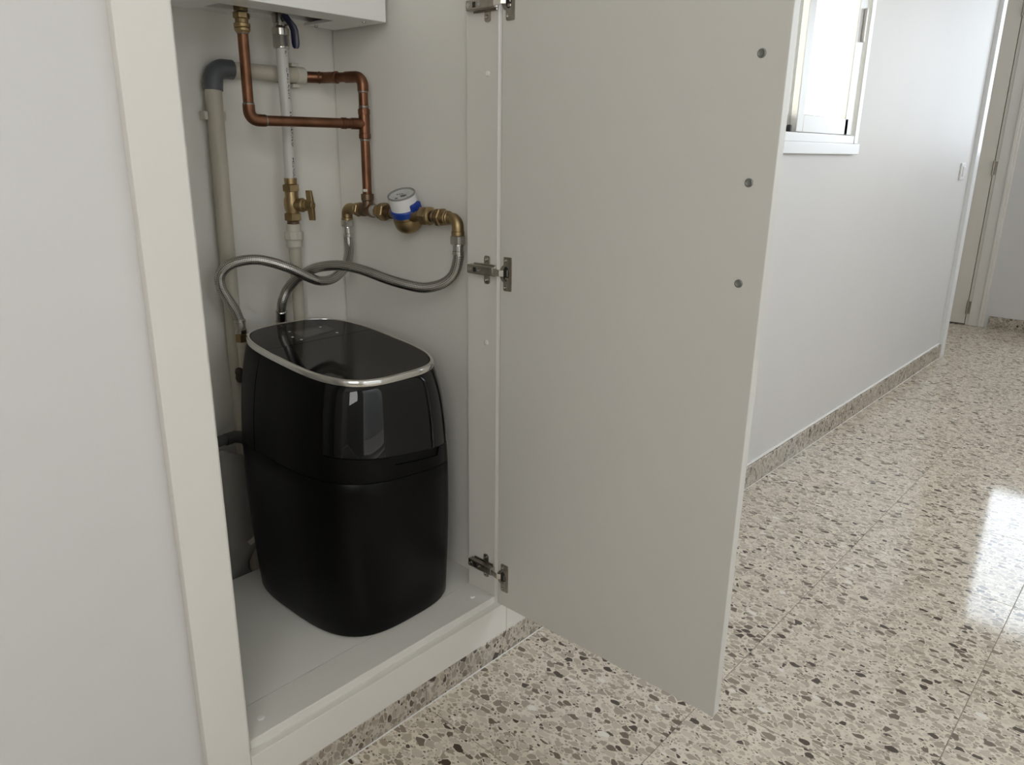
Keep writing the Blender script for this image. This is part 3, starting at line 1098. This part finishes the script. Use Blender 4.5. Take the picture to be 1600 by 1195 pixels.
# ------------------------------------------------------------------ copper pipework
cu = thing('copper_pipework', 'brown copper pipework looping down from the heater to the water meter', 'pipe', (-0.45, 0.8085, 1.18))
PX, PY = -0.45, 0.8088
f = MB()
f.lathe((PX, PY, 1.345), (0, 0, -1), [(0, 0.013), (0.055, 0.013)], 18)
f.hexnut((PX, PY, 1.288), (0, 0, -1), 0.011, 0.0150)
f.lathe((PX, PY, 1.277), (0, 0, -1), [(0, 0.0118), (0.008, 0.0118)], 18)
f.lathe((PX, PY, 1.270), (0, 0, -1), [(0, 0.0135), (0.001, 0.0150), (0.006, 0.0150), (0.0075, 0.0138), (0.009, 0.0146), (0.013, 0.0140), (0.0155, 0.0118), (0.017, 0.0112)], 20)
f.build('brass_union', M['brass'], cu, 'brass union under the heater')
TEE = Vector((-0.4040, 1.0450, 1.1003))
E1 = Vector((PX, PY, 1.1003))
CR = 0.0098
MB().tube([(PX, PY, 1.256), (PX, PY, 1.122)], CR).build('pipe', M['copper'], cu)
MB().lathe((PX, PY, 1.2570), (0, 0, -1), [(0, CR + 0.0008), (0.005, CR + 0.0006), (0.006, CR)], 18).build('solder_joint', M['solder'], cu)
el = MB()
el.tube([Vector((PX, PY, 1.128))] + arc(E1, (PX, PY, 1.2), TEE, 0.017) + [E1 + (TEE - E1).normalized() * 0.030], CR + 0.0016)
el.build('elbow', M['copper'], cu)
MB().lathe((PX, PY, 1.1320), (0, 0, -1), [(0, CR + 0.0003), (0.001, CR + 0.0012), (0.0045, CR + 0.0014)], 18).build('solder_joint', M['solder'], cu)
hd = (TEE - E1).normalized()
MB().lathe(E1 + hd * 0.0295, hd, [(0, CR + 0.0014), (0.003, CR + 0.0010), (0.0035, CR)], 18).build('solder_joint', M['solder'], cu)
hl = (TEE - E1).length
MB().tube([E1 + hd * 0.028, E1 + hd * (hl - 0.028)], CR).build('pipe', M['copper'], cu)
tee = MB()
tee.tube([TEE + Vector((0, 0, 0.030)), TEE + Vector((0, 0, -0.026))], CR + 0.0018)
tee.lathe(TEE - hd * 0.052, hd, [(0, CR + 0.0006), (0.001, CR + 0.0018), (0.010, CR + 0.0018), (0.011, CR + 0.0006), (0.022, CR + 0.0004), (0.023, CR + 0.0018), (0.034, CR + 0.0018), (0.050, CR + 0.0012)], 18)
tee.lathe(TEE + Vector((0, 0, 0.0185)), (0, 0, 1), [(0, CR + 0.0017), (0.001, CR + 0.0026), (0.010, CR + 0.0026), (0.011, CR + 0.001)], 18)
tee.lathe(TEE + Vector((0, 0, -0.030)), (0, 0, 1), [(0, CR + 0.001), (0.001, CR + 0.0026), (0.010, CR + 0.0026), (0.011, CR + 0.0017)], 18)
tee.build('tee', M['copper'], cu)
for dz in (0.031, -0.0345):
    MB().lathe(TEE + Vector((0, 0, dz)), (0, 0, 1), [(0, CR), (0.001, CR + 0.0009), (0.004, CR + 0.0009), (0.005, CR)], 18).build('solder_joint', M['solder'], cu)
RTOP = Vector((-0.4040, 1.0450, 1.1925))
ADP = Vector((-0.529, 1.000, 1.1945))
MB().tube([RTOP + Vector((0, 0, -0.020)), TEE + Vector((0, 0, 0.025))], CR).build('pipe', M['copper'], cu)
MB().tube([TEE + Vector((0, 0, -0.025)), (-0.4040, 1.0450, 0.952)], CR).build('pipe', M['copper'], cu)
K1 = Vector((-0.507, 1.0235, 1.1940))
ud = (RTOP - K1).normalized()
e2 = MB()
e2.tube([K1 + ud * 0.060] + arc(RTOP, K1, RTOP + Vector((0, 0, -1)), 0.018, 8) + [RTOP + Vector((0, 0, -0.028))], CR + 0.0016)
e2.build('elbow', M['copper'], cu)
MB().lathe(RTOP + Vector((0, 0, -0.0275)), (0, 0, -1), [(0, CR + 0.0012), (0.003, CR + 0.001), (0.004, CR)], 18).build('solder_joint', M['solder'], cu)
MB().tube([K1 + ud * 0.018, K1 + ud * 0.065], CR).build('pipe', M['copper'], cu)
kb = MB()
kb.tube([ADP + Vector((0, -0.004, 0)), ADP + (K1 - ADP) * 0.55] + arc(K1, ADP, RTOP, 0.012, 5) + [K1 + ud * 0.034], CR + 0.0016)
kb.lathe(K1 + ud * 0.030, ud, [(0, CR + 0.0015), (0.001, CR + 0.0026), (0.006, CR + 0.0026), (0.007, CR)], 18)
kb.lathe(ADP + (K1 - ADP) * 0.60, (K1 - ADP), [(0, CR + 0.0015), (0.001, CR + 0.0026), (0.004, CR + 0.0026), (0.005, CR + 0.0015)], 18)
kb.build('bend', M['copper'], cu)
MB().obox((-0.3985, 1.0355, 0.9655), (1, 0.3, 0), (-0.3, 1, 0), (0, 0, 1), 0.010, 0.003, 0.006, 0.0012).build('putty_spot', M['paint_chip'], cu, 'white putty smear')

# bronze tee and brass elbow under the riser
ZM = 0.9235
YM = 1.045
mf = thing('tee_fitting', 'tarnished bronze tee with a brass elbow under the copper riser', 'fitting', (-0.404, YM, ZM))
t_ = MB()
t_.lathe((-0.425, YM, ZM), (1, 0, 0), [(0, 0.0125), (0.002, 0.0138), (0.010, 0.0138), (0.013, 0.0125), (0.030, 0.0125), (0.033, 0.0145), (0.041, 0.0145), (0.042, 0.013)], 22)
t_.lathe((-0.404, YM, ZM), (0, 0, 1), [(0, 0.0122), (0.020, 0.0122), (0.022, 0.0138), (0.034, 0.0138), (0.035, 0.0105)], 22)
t_.build('tee', M['copper_old'], mf)
e_ = MB()
EC = Vector((-0.4800, YM, ZM + 0.0005))
e_.tube([(-0.444, YM, ZM)] + arc(EC, (-0.44, YM, ZM), (EC.x, EC.y, 0.88), 0.0135, 8) + [(EC.x, EC.y, 0.8985)], 0.0118)
e_.lathe((-0.4465, YM, ZM), (1, 0, 0), [(0, 0.0128), (0.003, 0.0142), (0.006, 0.0142), (0.007, 0.0125)], 20)
e_.lathe((EC.x, EC.y, 0.9035), (0, 0, -1), [(0, 0.0118), (0.001, 0.0130), (0.006, 0.0130), (0.007, 0.0112)], 20)
e_.build('elbow', M['brass'], mf, 'brass elbow')
MB().hexnut((-0.440, YM, ZM), (1, 0, 0), 0.0095, 0.0158).build('nut', M['brass'], mf)
MB().lathe((-0.431, YM, ZM), (1, 0, 0), [(0, 0.0120), (0.007, 0.0120)], 20).build('thread', M['brass'], mf)

# ------------------------------------------------------------------ water meter
wm = thing('water_meter', 'brass water meter with a white round dial and blue ring', 'water meter', (-0.274, YM, 0.895))
MC = Vector((-0.2760, YM, ZM - 0.001))
MA = Vector((0.13, -0.42, 1.0)).normalized()
bd = MB()
bd.lathe(MC - MA * 0.038, MA, [(0, 0.008), (0.002, 0.0165), (0.007, 0.0235), (0.014, 0.0278), (0.022, 0.0295), (0.030, 0.0298), (0.034, 0.0290), (0.0345, 0.0275), (0.042, 0.0270), (0.044, 0.0255)], 32)
bd.lathe((-0.330, YM, ZM), (1, 0, 0), [(0, 0.0100), (0.014, 0.0110), (0.030, 0.0165), (0.045, 0.020), (0.060, 0.020), (0.078, 0.0165), (0.094, 0.0115), (0.110, 0.0105)], 24)
bd.build('body', M['brass'], wm, angle=34)
MB().lathe((-0.372, YM, ZM), (1, 0, 0), [(-0.012, 0.0115), (-0.011, 0.0128), (-0.003, 0.0128), (0, 0.0118)], 22).build('ptfe_seal', M['ptfe'], wm, 'grey thread tape')
un = MB()
un.lathe((-0.3745, YM, ZM), (1, 0, 0), [(0, 0.0120), (0.009, 0.0130), (0.014, 0.0168), (0.018, 0.0180)], 22)
un.hexnut((-0.358, YM, ZM), (1, 0, 0), 0.018, 0.0190)
un.build('union_nut', M['brass'], wm)
MB().lathe((-0.341, YM, ZM), (1, 0, 0), [(0, 0.0130), (0.018, 0.0130)], 22).build('spigot', M['copper_old'], wm)
un = MB()
un.hexnut((-0.2260, YM, ZM), (1, 0, 0), 0.022, 0.0195, 0.0)
un.lathe((-0.2045, YM, ZM), (1, 0, 0), [(0, 0.0180), (0.003, 0.0165), (0.005, 0.0125)], 22)
un.build('union_nut', M['brass'], wm)
MB().lathe((-0.2005, YM, ZM), (1, 0, 0), [(0, 0.0118), (0.006, 0.0118), (0.007, 0.0128), (0.011, 0.0128), (0.012, 0.0118), (0.022, 0.0118)], 22).build('tailpiece', M['copper_old'], wm)
bl = MB()
bl.lathe(MC + MA * 0.002, MA, [(0, 0.0285), (0.001, 0.0308), (0.0125, 0.0318), (0.0150, 0.0300), (0.0150, 0.027)], 40)
tg = Vector((1.0, 0.15, 0)); tg = (tg - MA * tg.dot(MA)).normalized()
tn = MA.cross(tg)
bl.obox(MC + MA * 0.0145 + tg * 0.0335, tg, tn, MA, 0.010, 0.018, 0.013, 0.002)
bl.obox(MC + MA * 0.0185 + tg * 0.0290, tg, tn, MA, 0.012, 0.026, 0.020, 0.003)
bl.build('ring', M['blue'], wm, 'blue plastic ring with a tab')
sh = MB().lathe(MC + MA * 0.0150, MA, [(0, 0.0275), (0.002, 0.0288), (0.028, 0.0288), (0.0285, 0.0280), (0.0285, 0.0265), (0.0265, 0.0262)], 44)
sh.build('dial_housing', M['meter_white'], wm, 'white dial housing')
rim = MB()
R_ = []
a_, x_, y_ = MB.frame(MA)
for dh, r in ((0.0283, 0.0289), (0.0306, 0.0290), (0.0314, 0.0283), (0.0312, 0.0262), (0.0283, 0.0262), (0.0283, 0.0289)):
    R_.append([MC + MA * (0.0150 + dh) + (x_ * math.cos(t) + y_ * math.sin(t)) * r for t in (2 * PI * k / 44 for k in range(44))])
rim.ring_grid(R_, True, False, False)
rim.build('rim', M['dial_grey'], wm, 'grey rim')
fc = MC + MA * 0.0418
face = MB().lathe(fc, MA, [(-0.001, 0.0262), (0.0, 0.0262)], 40).build('dial', M['meter_face'], wm, 'white dial face')
vx = (Vector((0.74, 0.67, 0)) - MA * Vector((0.74, 0.67, 0)).dot(MA)).normalized()
vy = MA.cross(vx)
mk = MB()
mk.lathe(fc + vx * 0.0035 - vy * 0.001, MA, [(0, 0.0046), (0.0006, 0.0044)], 16)
for k in range(6):
    a = PI * (0.9 + 1.2 * k / 5)
    mk.obox(fc + vx * 0.0035 - vy * 0.001 + (vx * math.cos(a * 1.0) + vy * math.sin(a)) * 0.0058, vx * math.cos(a) + vy * math.sin(a), MA.cross(vx * math.cos(a) + vy * math.sin(a)), MA, 0.0030, 0.0022, 0.0010)
mk.build('star_wheel', M['dial_dark'], wm, 'dark star wheel')
mk = MB().lathe(fc - vx * 0.010 - vy * 0.010, MA, [(0, 0.0034), (0.0006, 0.0033)], 16)
mk.build('pointer_dial', M['dial_grey'], wm)
mk = MB().lathe(fc + vx * 0.0135 - vy * 0.010, MA, [(0, 0.0036), (0.0006, 0.0035)], 16)
mk.build('pointer_dial', M['icon'], wm)
for k in range(5):
    MB().obox(fc + vx * (-0.010 + k * 0.0050) + vy * 0.0085, vx, vy, MA, 0.0040, 0.0052, 0.0010, 0.0002, 1).build('digit_wheel', M['dial_grey'] if k < 3 else M['icon'], wm)
MB().lathe(MC + MA * 0.0452, MA, [(0, 0.0264), (0.0012, 0.0262), (0.0016, 0.025)], 40).build('cover_glass', M['clear'], wm)

# brass elbow right of the meter
be = thing('elbow_fitting', 'brass elbow with hexagon collar at the right of the water meter', 'fitting', (-0.13, YM, 0.90))
e_ = MB()
EC = Vector((-0.1255, YM, ZM - 0.0015))
e_.tube([(-0.168, YM, ZM)] + arc(EC, (-0.2, YM, ZM), (EC.x, YM, 0.8), 0.0150, 9) + [(EC.x, YM, 0.8955)], 0.0118)
e_.lathe((EC.x, YM, 0.9000), (0, 0, -1), [(0, 0.0118), (0.001, 0.0128), (0.008, 0.0128), (0.009, 0.0112)], 20)
e_.lathe((-0.1530, YM, ZM), (1, 0, 0), [(0, 0.0120), (0.001, 0.0132), (0.004, 0.0132), (0.005, 0.0120)], 20)
e_.build('elbow', M['brass'], be)
MB().hexnut((-0.1800, YM, ZM), (1, 0, 0), 0.012, 0.0185, 0.0).build('collar', M['brass'], be)
MB().lathe((-0.1690, YM, ZM), (1, 0, 0), [(0, 0.0140), (0.014, 0.0140)] + [(0.015, 0.0125)], 22).build('thread', M['brass'], be)

# ------------------------------------------------------------------ braided hoses
HR = 0.0104
RA = [[-0.1240, 1.045, 0.8583], [-0.1251, 1.0452, 0.8455], [-0.1361, 1.0433, 0.8157], [-0.1558, 1.032, 0.7955], [-0.1872, 1.0139, 0.7854],
      [-0.218, 0.9984, 0.788], [-0.2631, 0.9781, 0.7979], [-0.3106, 0.9589, 0.8116], [-0.3516, 0.9417, 0.8188], [-0.3856, 0.9261, 0.8174],
      [-0.4330, 0.9180, 0.8065], [-0.4690, 0.9030, 0.7855], [-0.4935, 0.8900, 0.7590], [-0.5015, 0.8796, 0.7309], [-0.5116, 0.8815, 0.708]]
RB = [[-0.4790, 1.0440, 0.8640], [-0.4631, 1.0348, 0.8487], [-0.454, 1.0282, 0.8397], [-0.4381, 1.008, 0.815], [-0.4287, 0.9845, 0.7932],
      [-0.4265, 0.9573, 0.7811], [-0.4245, 0.9272, 0.7810], [-0.4275, 0.9012, 0.7912], [-0.4350, 0.8660, 0.8115], [-0.4517, 0.8331, 0.8261],
      [-0.4645, 0.8052, 0.8332], [-0.4794, 0.7783, 0.831], [-0.4928, 0.757, 0.8214], [-0.5014, 0.7447, 0.8037], [-0.5037, 0.7449, 0.7814],
      [-0.5032, 0.7558, 0.7552], [-0.5023, 0.7696, 0.7295], [-0.5034, 0.7778, 0.7052]]
RB[0] = [-0.4800, 1.0450, 0.8600]
RB[1] = [-0.4775, 1.0435, 0.8480]
RB[2] = [-0.4690, 1.0375, 0.8320]
RB[3] = [-0.4480, 1.0150, 0.8080]

HA = thing('braided_hose', 'braided steel hose hanging from the elbow right of the water meter', 'hose', RA[0], 'braided hoses in the cupboard')
pa = spline(RA, 7)
MB().tube(pa, HR, 20).build('hose', M['braid'], HA, angle=180)
nt_ = MB()
nt_.hexnut((-0.1250, YM, 0.8915), (0, 0, -1), 0.0165, 0.0165, 0.3)
nt_.build('nut', M['steel_bright'], HA, 'bright hexagon nut')
MB().lathe((-0.1248, YM, 0.8755), (0, 0, -1), [(0, 0.0120), (0.003, 0.0122), (0.004, 0.0105), (0.013, 0.0105), (0.014, 0.0118), (0.020, 0.0118), (0.021, 0.0108)], 20).build('ferrule', M['steel_bright'], HA)
d_ = (Vector((-0.5165, 0.8835, 0.694)) - Vector(pa[-1])).normalized()
fe = MB()
fe.lathe(Vector(pa[-1]) - d_ * 0.004, d_, [(0, 0.0108), (0.002, 0.0122), (0.005, 0.0122), (0.006, 0.0110), (0.026, 0.0110), (0.027, 0.0122), (0.031, 0.0122)], 20)
fe.build('ferrule', M['nickel'], HA)

HB = thing('braided_hose', 'braided steel hose arching left over the softener from the left elbow', 'hose', RB[0], 'braided hoses in the cupboard')
pb = spline(RB, 7)
MB().tube(pb, HR, 20).build('hose', M['braid'], HB, angle=180)
MB().hexnut((-0.4800, YM, 0.8985), (0, 0, -1), 0.0150, 0.0150, 0.3).build('nut', M['steel_bright'], HB, 'bright hexagon nut')
MB().lathe((-0.4800, YM, 0.8840), (0, 0, -1), [(0, 0.0112), (0.003, 0.0114), (0.004, 0.0098), (0.015, 0.0098), (0.016, 0.0112), (0.022, 0.0112), (0.023, 0.0104)], 20).build('ferrule', M['steel_bright'], HB)
d_ = Vector((-0.02, 0.03, -1)).normalized()
fe = MB()
fe.lathe(Vector(pb[-1]) - d_ * 0.004, d_, [(0, 0.0108), (0.002, 0.0126), (0.007, 0.0126), (0.008, 0.0114), (0.021, 0.0114), (0.022, 0.0126), (0.030, 0.0124), (0.031, 0.0110)], 20)
fe.build('ferrule', M['nickel'], HB)

# connector low at the left where the second hose ends
cn = thing('pipe_connector', 'brass and beige connector behind the softener at the end of the hose', 'fitting', (-0.505, 0.779, 0.62))
MB().hexnut((-0.5040, 0.7800, 0.6775), (0, 0, -1), 0.018, 0.0125, 0.2).build('nut', M['brass'], cn)
MB().lathe((-0.5045, 0.7800, 0.6600), (0, 0, -1), [(0, 0.0115), (0.012, 0.0115), (0.013, 0.0102), (0.07, 0.0102)], 18).build('sleeve', M['pvc'], cn, 'beige plastic sleeve')
pk = MB()
pk.lathe((-0.5020, 0.7660, 0.6060), (0, 0, -1), [(0, 0.003), (0.002, 0.007), (0.010, 0.009), (0.014, 0.0075), (0.022, 0.0088), (0.030, 0.006), (0.033, 0.002)], 16)
pk.build('plug', M['plug'], cn, 'dark brown plug', angle=60)

# ------------------------------------------------------------------ white printed pipe with its two valves
vp = thing('white_pipe', 'white plastic pipe with printed line from heater valve to brass valve', 'pipe', (-0.504, 0.9228, 1.1))
MB().tube([(-0.5025, 0.9220, 1.243), (-0.5045, 0.9250, 1.10), (-0.5120, 0.9272, 0.984)], 0.0116, 22).build('pipe', M['pex'], vp)

bv = thing('ball_valve', 'nickel ball valve with dark blue lever under the heater', 'valve', (-0.5025, 0.9222, 1.25))
b_ = MB()
VX, VY = -0.5025, 0.9222
b_.lathe((VX, VY, 1.335), (0, 0, -1), [(0, 0.0130), (0.030, 0.0130), (0.031, 0.0150), (0.046, 0.0150), (0.048, 0.0128), (0.052, 0.0128), (0.056, 0.0152)], 20)
b_.lathe((VX, VY, 1.2795), (0, 0, -1), [(0, 0.0150), (0.002, 0.0170), (0.014, 0.0165), (0.015, 0.0155)], 20)
b_.build('body', M['nickel'], bv)
MB().hexnut((VX, VY, 1.2655), (0, 0, -1), 0.0215, 0.0180, 0.1, 0.06).build('nut', M['nickel'], bv)
MB().lathe((VX, VY, 1.2445), (0, 0, -1), [(0, 0.0160), (0.003, 0.0158), (0.004, 0.0125)], 20).build('collar', M['nickel'], bv)
st = MB().lathe((VX, VY, 1.287), (0.78, 0.10, 0), [(0.012, 0.006), (0.030, 0.005), (0.034, 0.0045)], 12)
st.build('stem', M['nickel'], bv)
lv = MB()
LX = -0.4700
lr_ = [(LX - 0.004, 0.9150, 1.300), (LX - 0.002, 0.9190, 1.293), (LX + 0.003, 0.9275, 1.281), (LX + 0.004, 0.9305, 1.272), (LX + 0.004, 0.9315, 1.250), (LX + 0.004, 0.9318, 1.2425), (LX + 0.004, 0.9318, 1.2395)]
ax_ = Vector((0.72, 0.70, 0)).normalized()
sec = []
wd = (0.0075, 0.0078, 0.0078, 0.0078, 0.0080, 0.0068, 0.0040)
for p, q in zip(lr_, wd):
    p = Vector(p)
    nrm = Vector((0.70, -0.72, 0))
    row = []
    for k in range(12):
        a = 2 * PI * k / 12
        row.append(p + ax_ * math.copysign(abs(math.cos(a)) ** 0.7, math.cos(a)) * q + nrm * math.copysign(abs(math.sin(a)) ** 0.7, math.sin(a)) * 0.0028)
    sec.append(row)
lv.ring_grid(sec)
lv.build('lever', M['blue_dark'], bv, 'dark blue lever')

bs = thing('brass_valve', 'brass stop valve with butterfly handle on the white pipe', 'valve', (-0.5135, 0.9280, 0.93))
BXV, BYV = -0.5130, 0.9279
b_ = MB()
b_.lathe((BXV, BYV, 0.9895), (0, 0, -1), [(0, 0.0128), (0.001, 0.0134), (0.012, 0.0130), (0.0135, 0.0120)], 20)
b_.lathe((BXV, BYV, 0.962), (0, 0, -1), [(0, 0.0140), (0.010, 0.0140), (0.018, 0.0165), (0.028, 0.0172), (0.038, 0.0160), (0.044, 0.0140), (0.050, 0.0140)], 24)
BD = Vector((0.88, 0.42, 0)).normalized()
BC = Vector((BXV, BYV, 0.934))
b_.lathe(BC, BD, [(0, 0.0135), (0.020, 0.0135), (0.022, 0.0148), (0.027, 0.0148), (0.029, 0.0125), (0.034, 0.0120), (0.036, 0.0085), (0.046, 0.0085)], 22)
b_.build('body', M['brass'], bs, angle=30)
MB().hexnut((BXV, BYV, 0.9765), (0, 0, -1), 0.0150, 0.0182, 0.15).build('nut', M['brass'], bs)
MB().hexnut((BXV - 0.001, BYV + 0.0004, 0.9170), (0, 0, -1), 0.0160, 0.0186, 0.15).build('nut', M['brass'], bs)
MB().lathe((BXV - 0.002, BYV + 0.001, 0.902), (0, 0, -1), [(0, 0.0122), (0.002, 0.0132), (0.004, 0.0124), (0.006, 0.0132), (0.010, 0.0126)], 20).build('thread', M['copper_old'], bs)
hn = MB()
HC = BC + BD * 0.046
side = Vector((-BD.y, BD.x, 0))
hn.lathe(HC - BD * 0.006, BD, [(0, 0.0095), (0.010, 0.0095), (0.012, 0.0070), (0.0125, 0.0045), (0.010, 0.0040)], 18)
for sgn in (1, -1):
    c0_, c1_ = HC + Vector((0, 0, sgn * 0.004)) - BD * 0.001, HC + Vector((0, 0, sgn * 0.031)) - BD * (0.004 if sgn > 0 else -0.001)
    P = []
    for c, wdt, th in ((c0_, 0.0070, 0.0048), (c1_, 0.0066, 0.0034)):
        P += [c - side * th - BD * wdt, c + side * th - BD * wdt, c + side * th + BD * wdt, c - side * th + BD * wdt]
    hn.hexa(P, 0.0014, 2)
hn.build('handle', M['brass'], bs, 'brass butterfly handle')

lp = thing('beige_pipe', 'beige plastic pipe below the brass valve, running down behind the softener', 'pipe', (-0.527, 0.9355, 0.5))
LXP, LYP = -0.5225, 0.9325
b_ = MB()
b_.lathe((BXV - 0.003, BYV + 0.0015, 0.8935), (0, 0, -1), [(0, 0.0140), (0.001, 0.0152), (0.0155, 0.0152), (0.017, 0.0145)], 24)
b_.build('adapter', M['pvc_white'], lp, 'off-white threaded adapter')
b_ = MB()
b_.lathe((BXV - 0.005, BYV + 0.0025, 0.8775), (0, 0, -1), [(0, 0.0190), (0.0015, 0.0205), (0.016, 0.0205), (0.018, 0.0185)], 10)
b_.lathe((BXV - 0.006, BYV + 0.003, 0.8595), (0, 0, -1), [(0, 0.0172), (0.014, 0.0168), (0.017, 0.0150)], 24)
b_.build('coupling', M['pvc_white'], lp, 'off-white ribbed coupling')
MB().tube([(BXV - 0.006, BYV + 0.003, 0.850), (-0.5245, 0.9340, 0.69), (-0.5310, 0.937, 0.45), (-0.5310, 0.937, 0.03)], 0.0128, 20).build('pipe', M['pvc'], lp)

# ------------------------------------------------------------------ beige drain with dark elbow
dp = thing('drain_pipe', 'beige drain pipe with a dark grey elbow at its top left', 'pipe', (-0.536, 0.785, 0.7))
DX = -0.5370
CZ = 1.1962
CV = Vector((DX, 0.7880, CZ))
MB().tube([(DX, 0.7860, 1.170), (DX, 0.7840, 0.95), (DX, 0.7800, 0.60), (DX, 0.7800, 0.04)], 0.0160, 24).build('pipe', M['pvc'], dp)
MB().tube([(DX, 0.815, CZ), (DX, 0.978, CZ + 0.0005)], 0.0152, 24).build('pipe', M['pvc'], dp)
e_ = MB()
e_.tube([(DX, 0.7862, 1.1560)] + arc(CV, (DX, 0.787, 1.1), (DX, 0.9, CZ), 0.024, 9) + [(DX, 0.8290, CZ)], 0.0182, 24)
e_.lathe((DX, 0.7862, 1.157), (0, 0, 1), [(0, 0.0178), (0.001, 0.0186), (0.012, 0.0186)], 24)
e_.build('elbow', M['pvc_dark'], dp, 'dark grey elbow')
a_ = MB()
a_.lathe((DX, 0.972, CZ + 0.0005), (0.08, 1, 0), [(0, 0.0160), (0.001, 0.0172), (0.018, 0.0172), (0.020, 0.0160)], 24)
a_.build('adapter', M['pvc_white'], dp, 'off-white end adapter')


def clip(name, label, axis, c):
    """wall clip: a base and two jaws that grip the pipe from behind"""
    cl = thing(name, label, 'clip', c)
    b = MB()
    x0 = BX + 0.0002
    if axis == 'z':
        _, y, z = c
        b.box(x0, x0 + 0.006, y - 0.0235, y + 0.0225, z - 0.008, z + 0.008, 0.0015)
        j1 = MB().box(x0 + 0.005, DX + 0.004, y - 0.0235, y - 0.0165, z - 0.008, z + 0.008, 0.0012)
        j2 = MB().box(x0 + 0.005, DX + 0.001, y + 0.0165, y + 0.0225, z - 0.008, z + 0.008, 0.0012)
    else:
        _, y, z = c
        b.box(x0, x0 + 0.006, y - 0.009, y + 0.009, z - 0.0245, z + 0.0245, 0.0015)
        j1 = MB().box(x0 + 0.005, DX + 0.003, y - 0.009, y + 0.009, z + 0.0165, z + 0.0245, 0.002)
        j2 = MB().box(x0 + 0.005, DX + 0.003, y - 0.009, y + 0.009, z - 0.0245, z - 0.0165, 0.002)
    b.build('base', M['pvc_white'], cl)
    j1.build('jaw', M['pvc_white'], cl)
    j2.build('jaw', M['pvc_white'], cl)
    return cl


clip('pipe_clip', 'white wall clip holding the upright beige drain pipe', 'z', (DX, 0.7855, 1.109))
clip('pipe_clip', 'white wall clip holding the level beige pipe near the copper bend', 'y', (DX, 0.972, CZ))

# dark hose and crumpled bag low at the left
dh = thing('drain_hose', 'dark grey drain hose behind the softener at the left', 'hose', (-0.518, 0.70, 0.452))
MB().tube(spline([(-0.505, 0.470, 0.440), (-0.508, 0.60, 0.446), (-0.512, 0.70, 0.4520), (-0.514, 0.742, 0.4535), (-0.514, 0.762, 0.4480), (-0.514, 0.776, 0.432), (-0.514, 0.783, 0.405)], 5), 0.0115, 18).build('hose', M['hose_grey'], dh)
MB().tube([(-0.5118, 0.7250, 0.4530), (-0.5138, 0.7480, 0.4532), (-0.5140, 0.7640, 0.4475)], 0.0132, 18).build('cuff', M['hose_grey'], dh)

bag = thing('plastic_bag', 'crumpled grey plastic bag stuffed behind the softener', 'bag', (-0.5085, 0.70, 0.014))
b_ = MB()
rnd = random.Random(3)
prof = []
NT, NZ = 40, 34
for i in range(NZ + 1):
    f_ = i / NZ
    z = 0.014 + 0.420 * f_
    row = []
    hw = 0.085 * (0.75 + 0.35 * math.sin(PI * min(1, f_ * 1.1))) * (1 - smooth01((f_ - 0.93) / 0.07) * 0.75)
    hd_ = 0.0165 * (1 - smooth01((f_ - 0.90) / 0.1) * 0.7)
    for k in range(NT):
        a = 2 * PI * k / NT
        fold = (1 - smooth01((f_ - 0.25) / 0.35))
        wr = 1 + fold * (0.30 * math.sin(9 * a + 16 * f_) + 0.18 * math.sin(5 * a - 23 * f_ + 1)) + 0.05 * math.sin(3 * a + 8 * f_)
        x = -0.5085 + max(-0.0115, min(0.0105, hd_ * 0.62 * math.sin(a) * wr))
        y = 0.700 + hw * math.cos(a) * (1 + 0.05 * math.sin(13 * f_)) + 0.012 * fold * math.sin(14 * f_ + a)
        y -= 0.030 * (1 - smooth01(abs(f_ - 0.30) / 0.16)) * (1 if math.cos(a) > 0 else 0)
        row.append((x, y, z + 0.004 * fold * math.sin(6 * a)))
    prof.append(row)
b_.ring_grid(prof)
b_.build('sack', M['bag'], bag, angle=75)
MB().obox((-0.4940, 0.7560, 0.2080), (0.2, 0.8, 0.55), (1, -0.2, 0), (0, -0.55, 0.8), 0.020, 0.0012, 0.014, 0.0004, 1).build('tag', M['pvc_white'], bag, 'white tag')
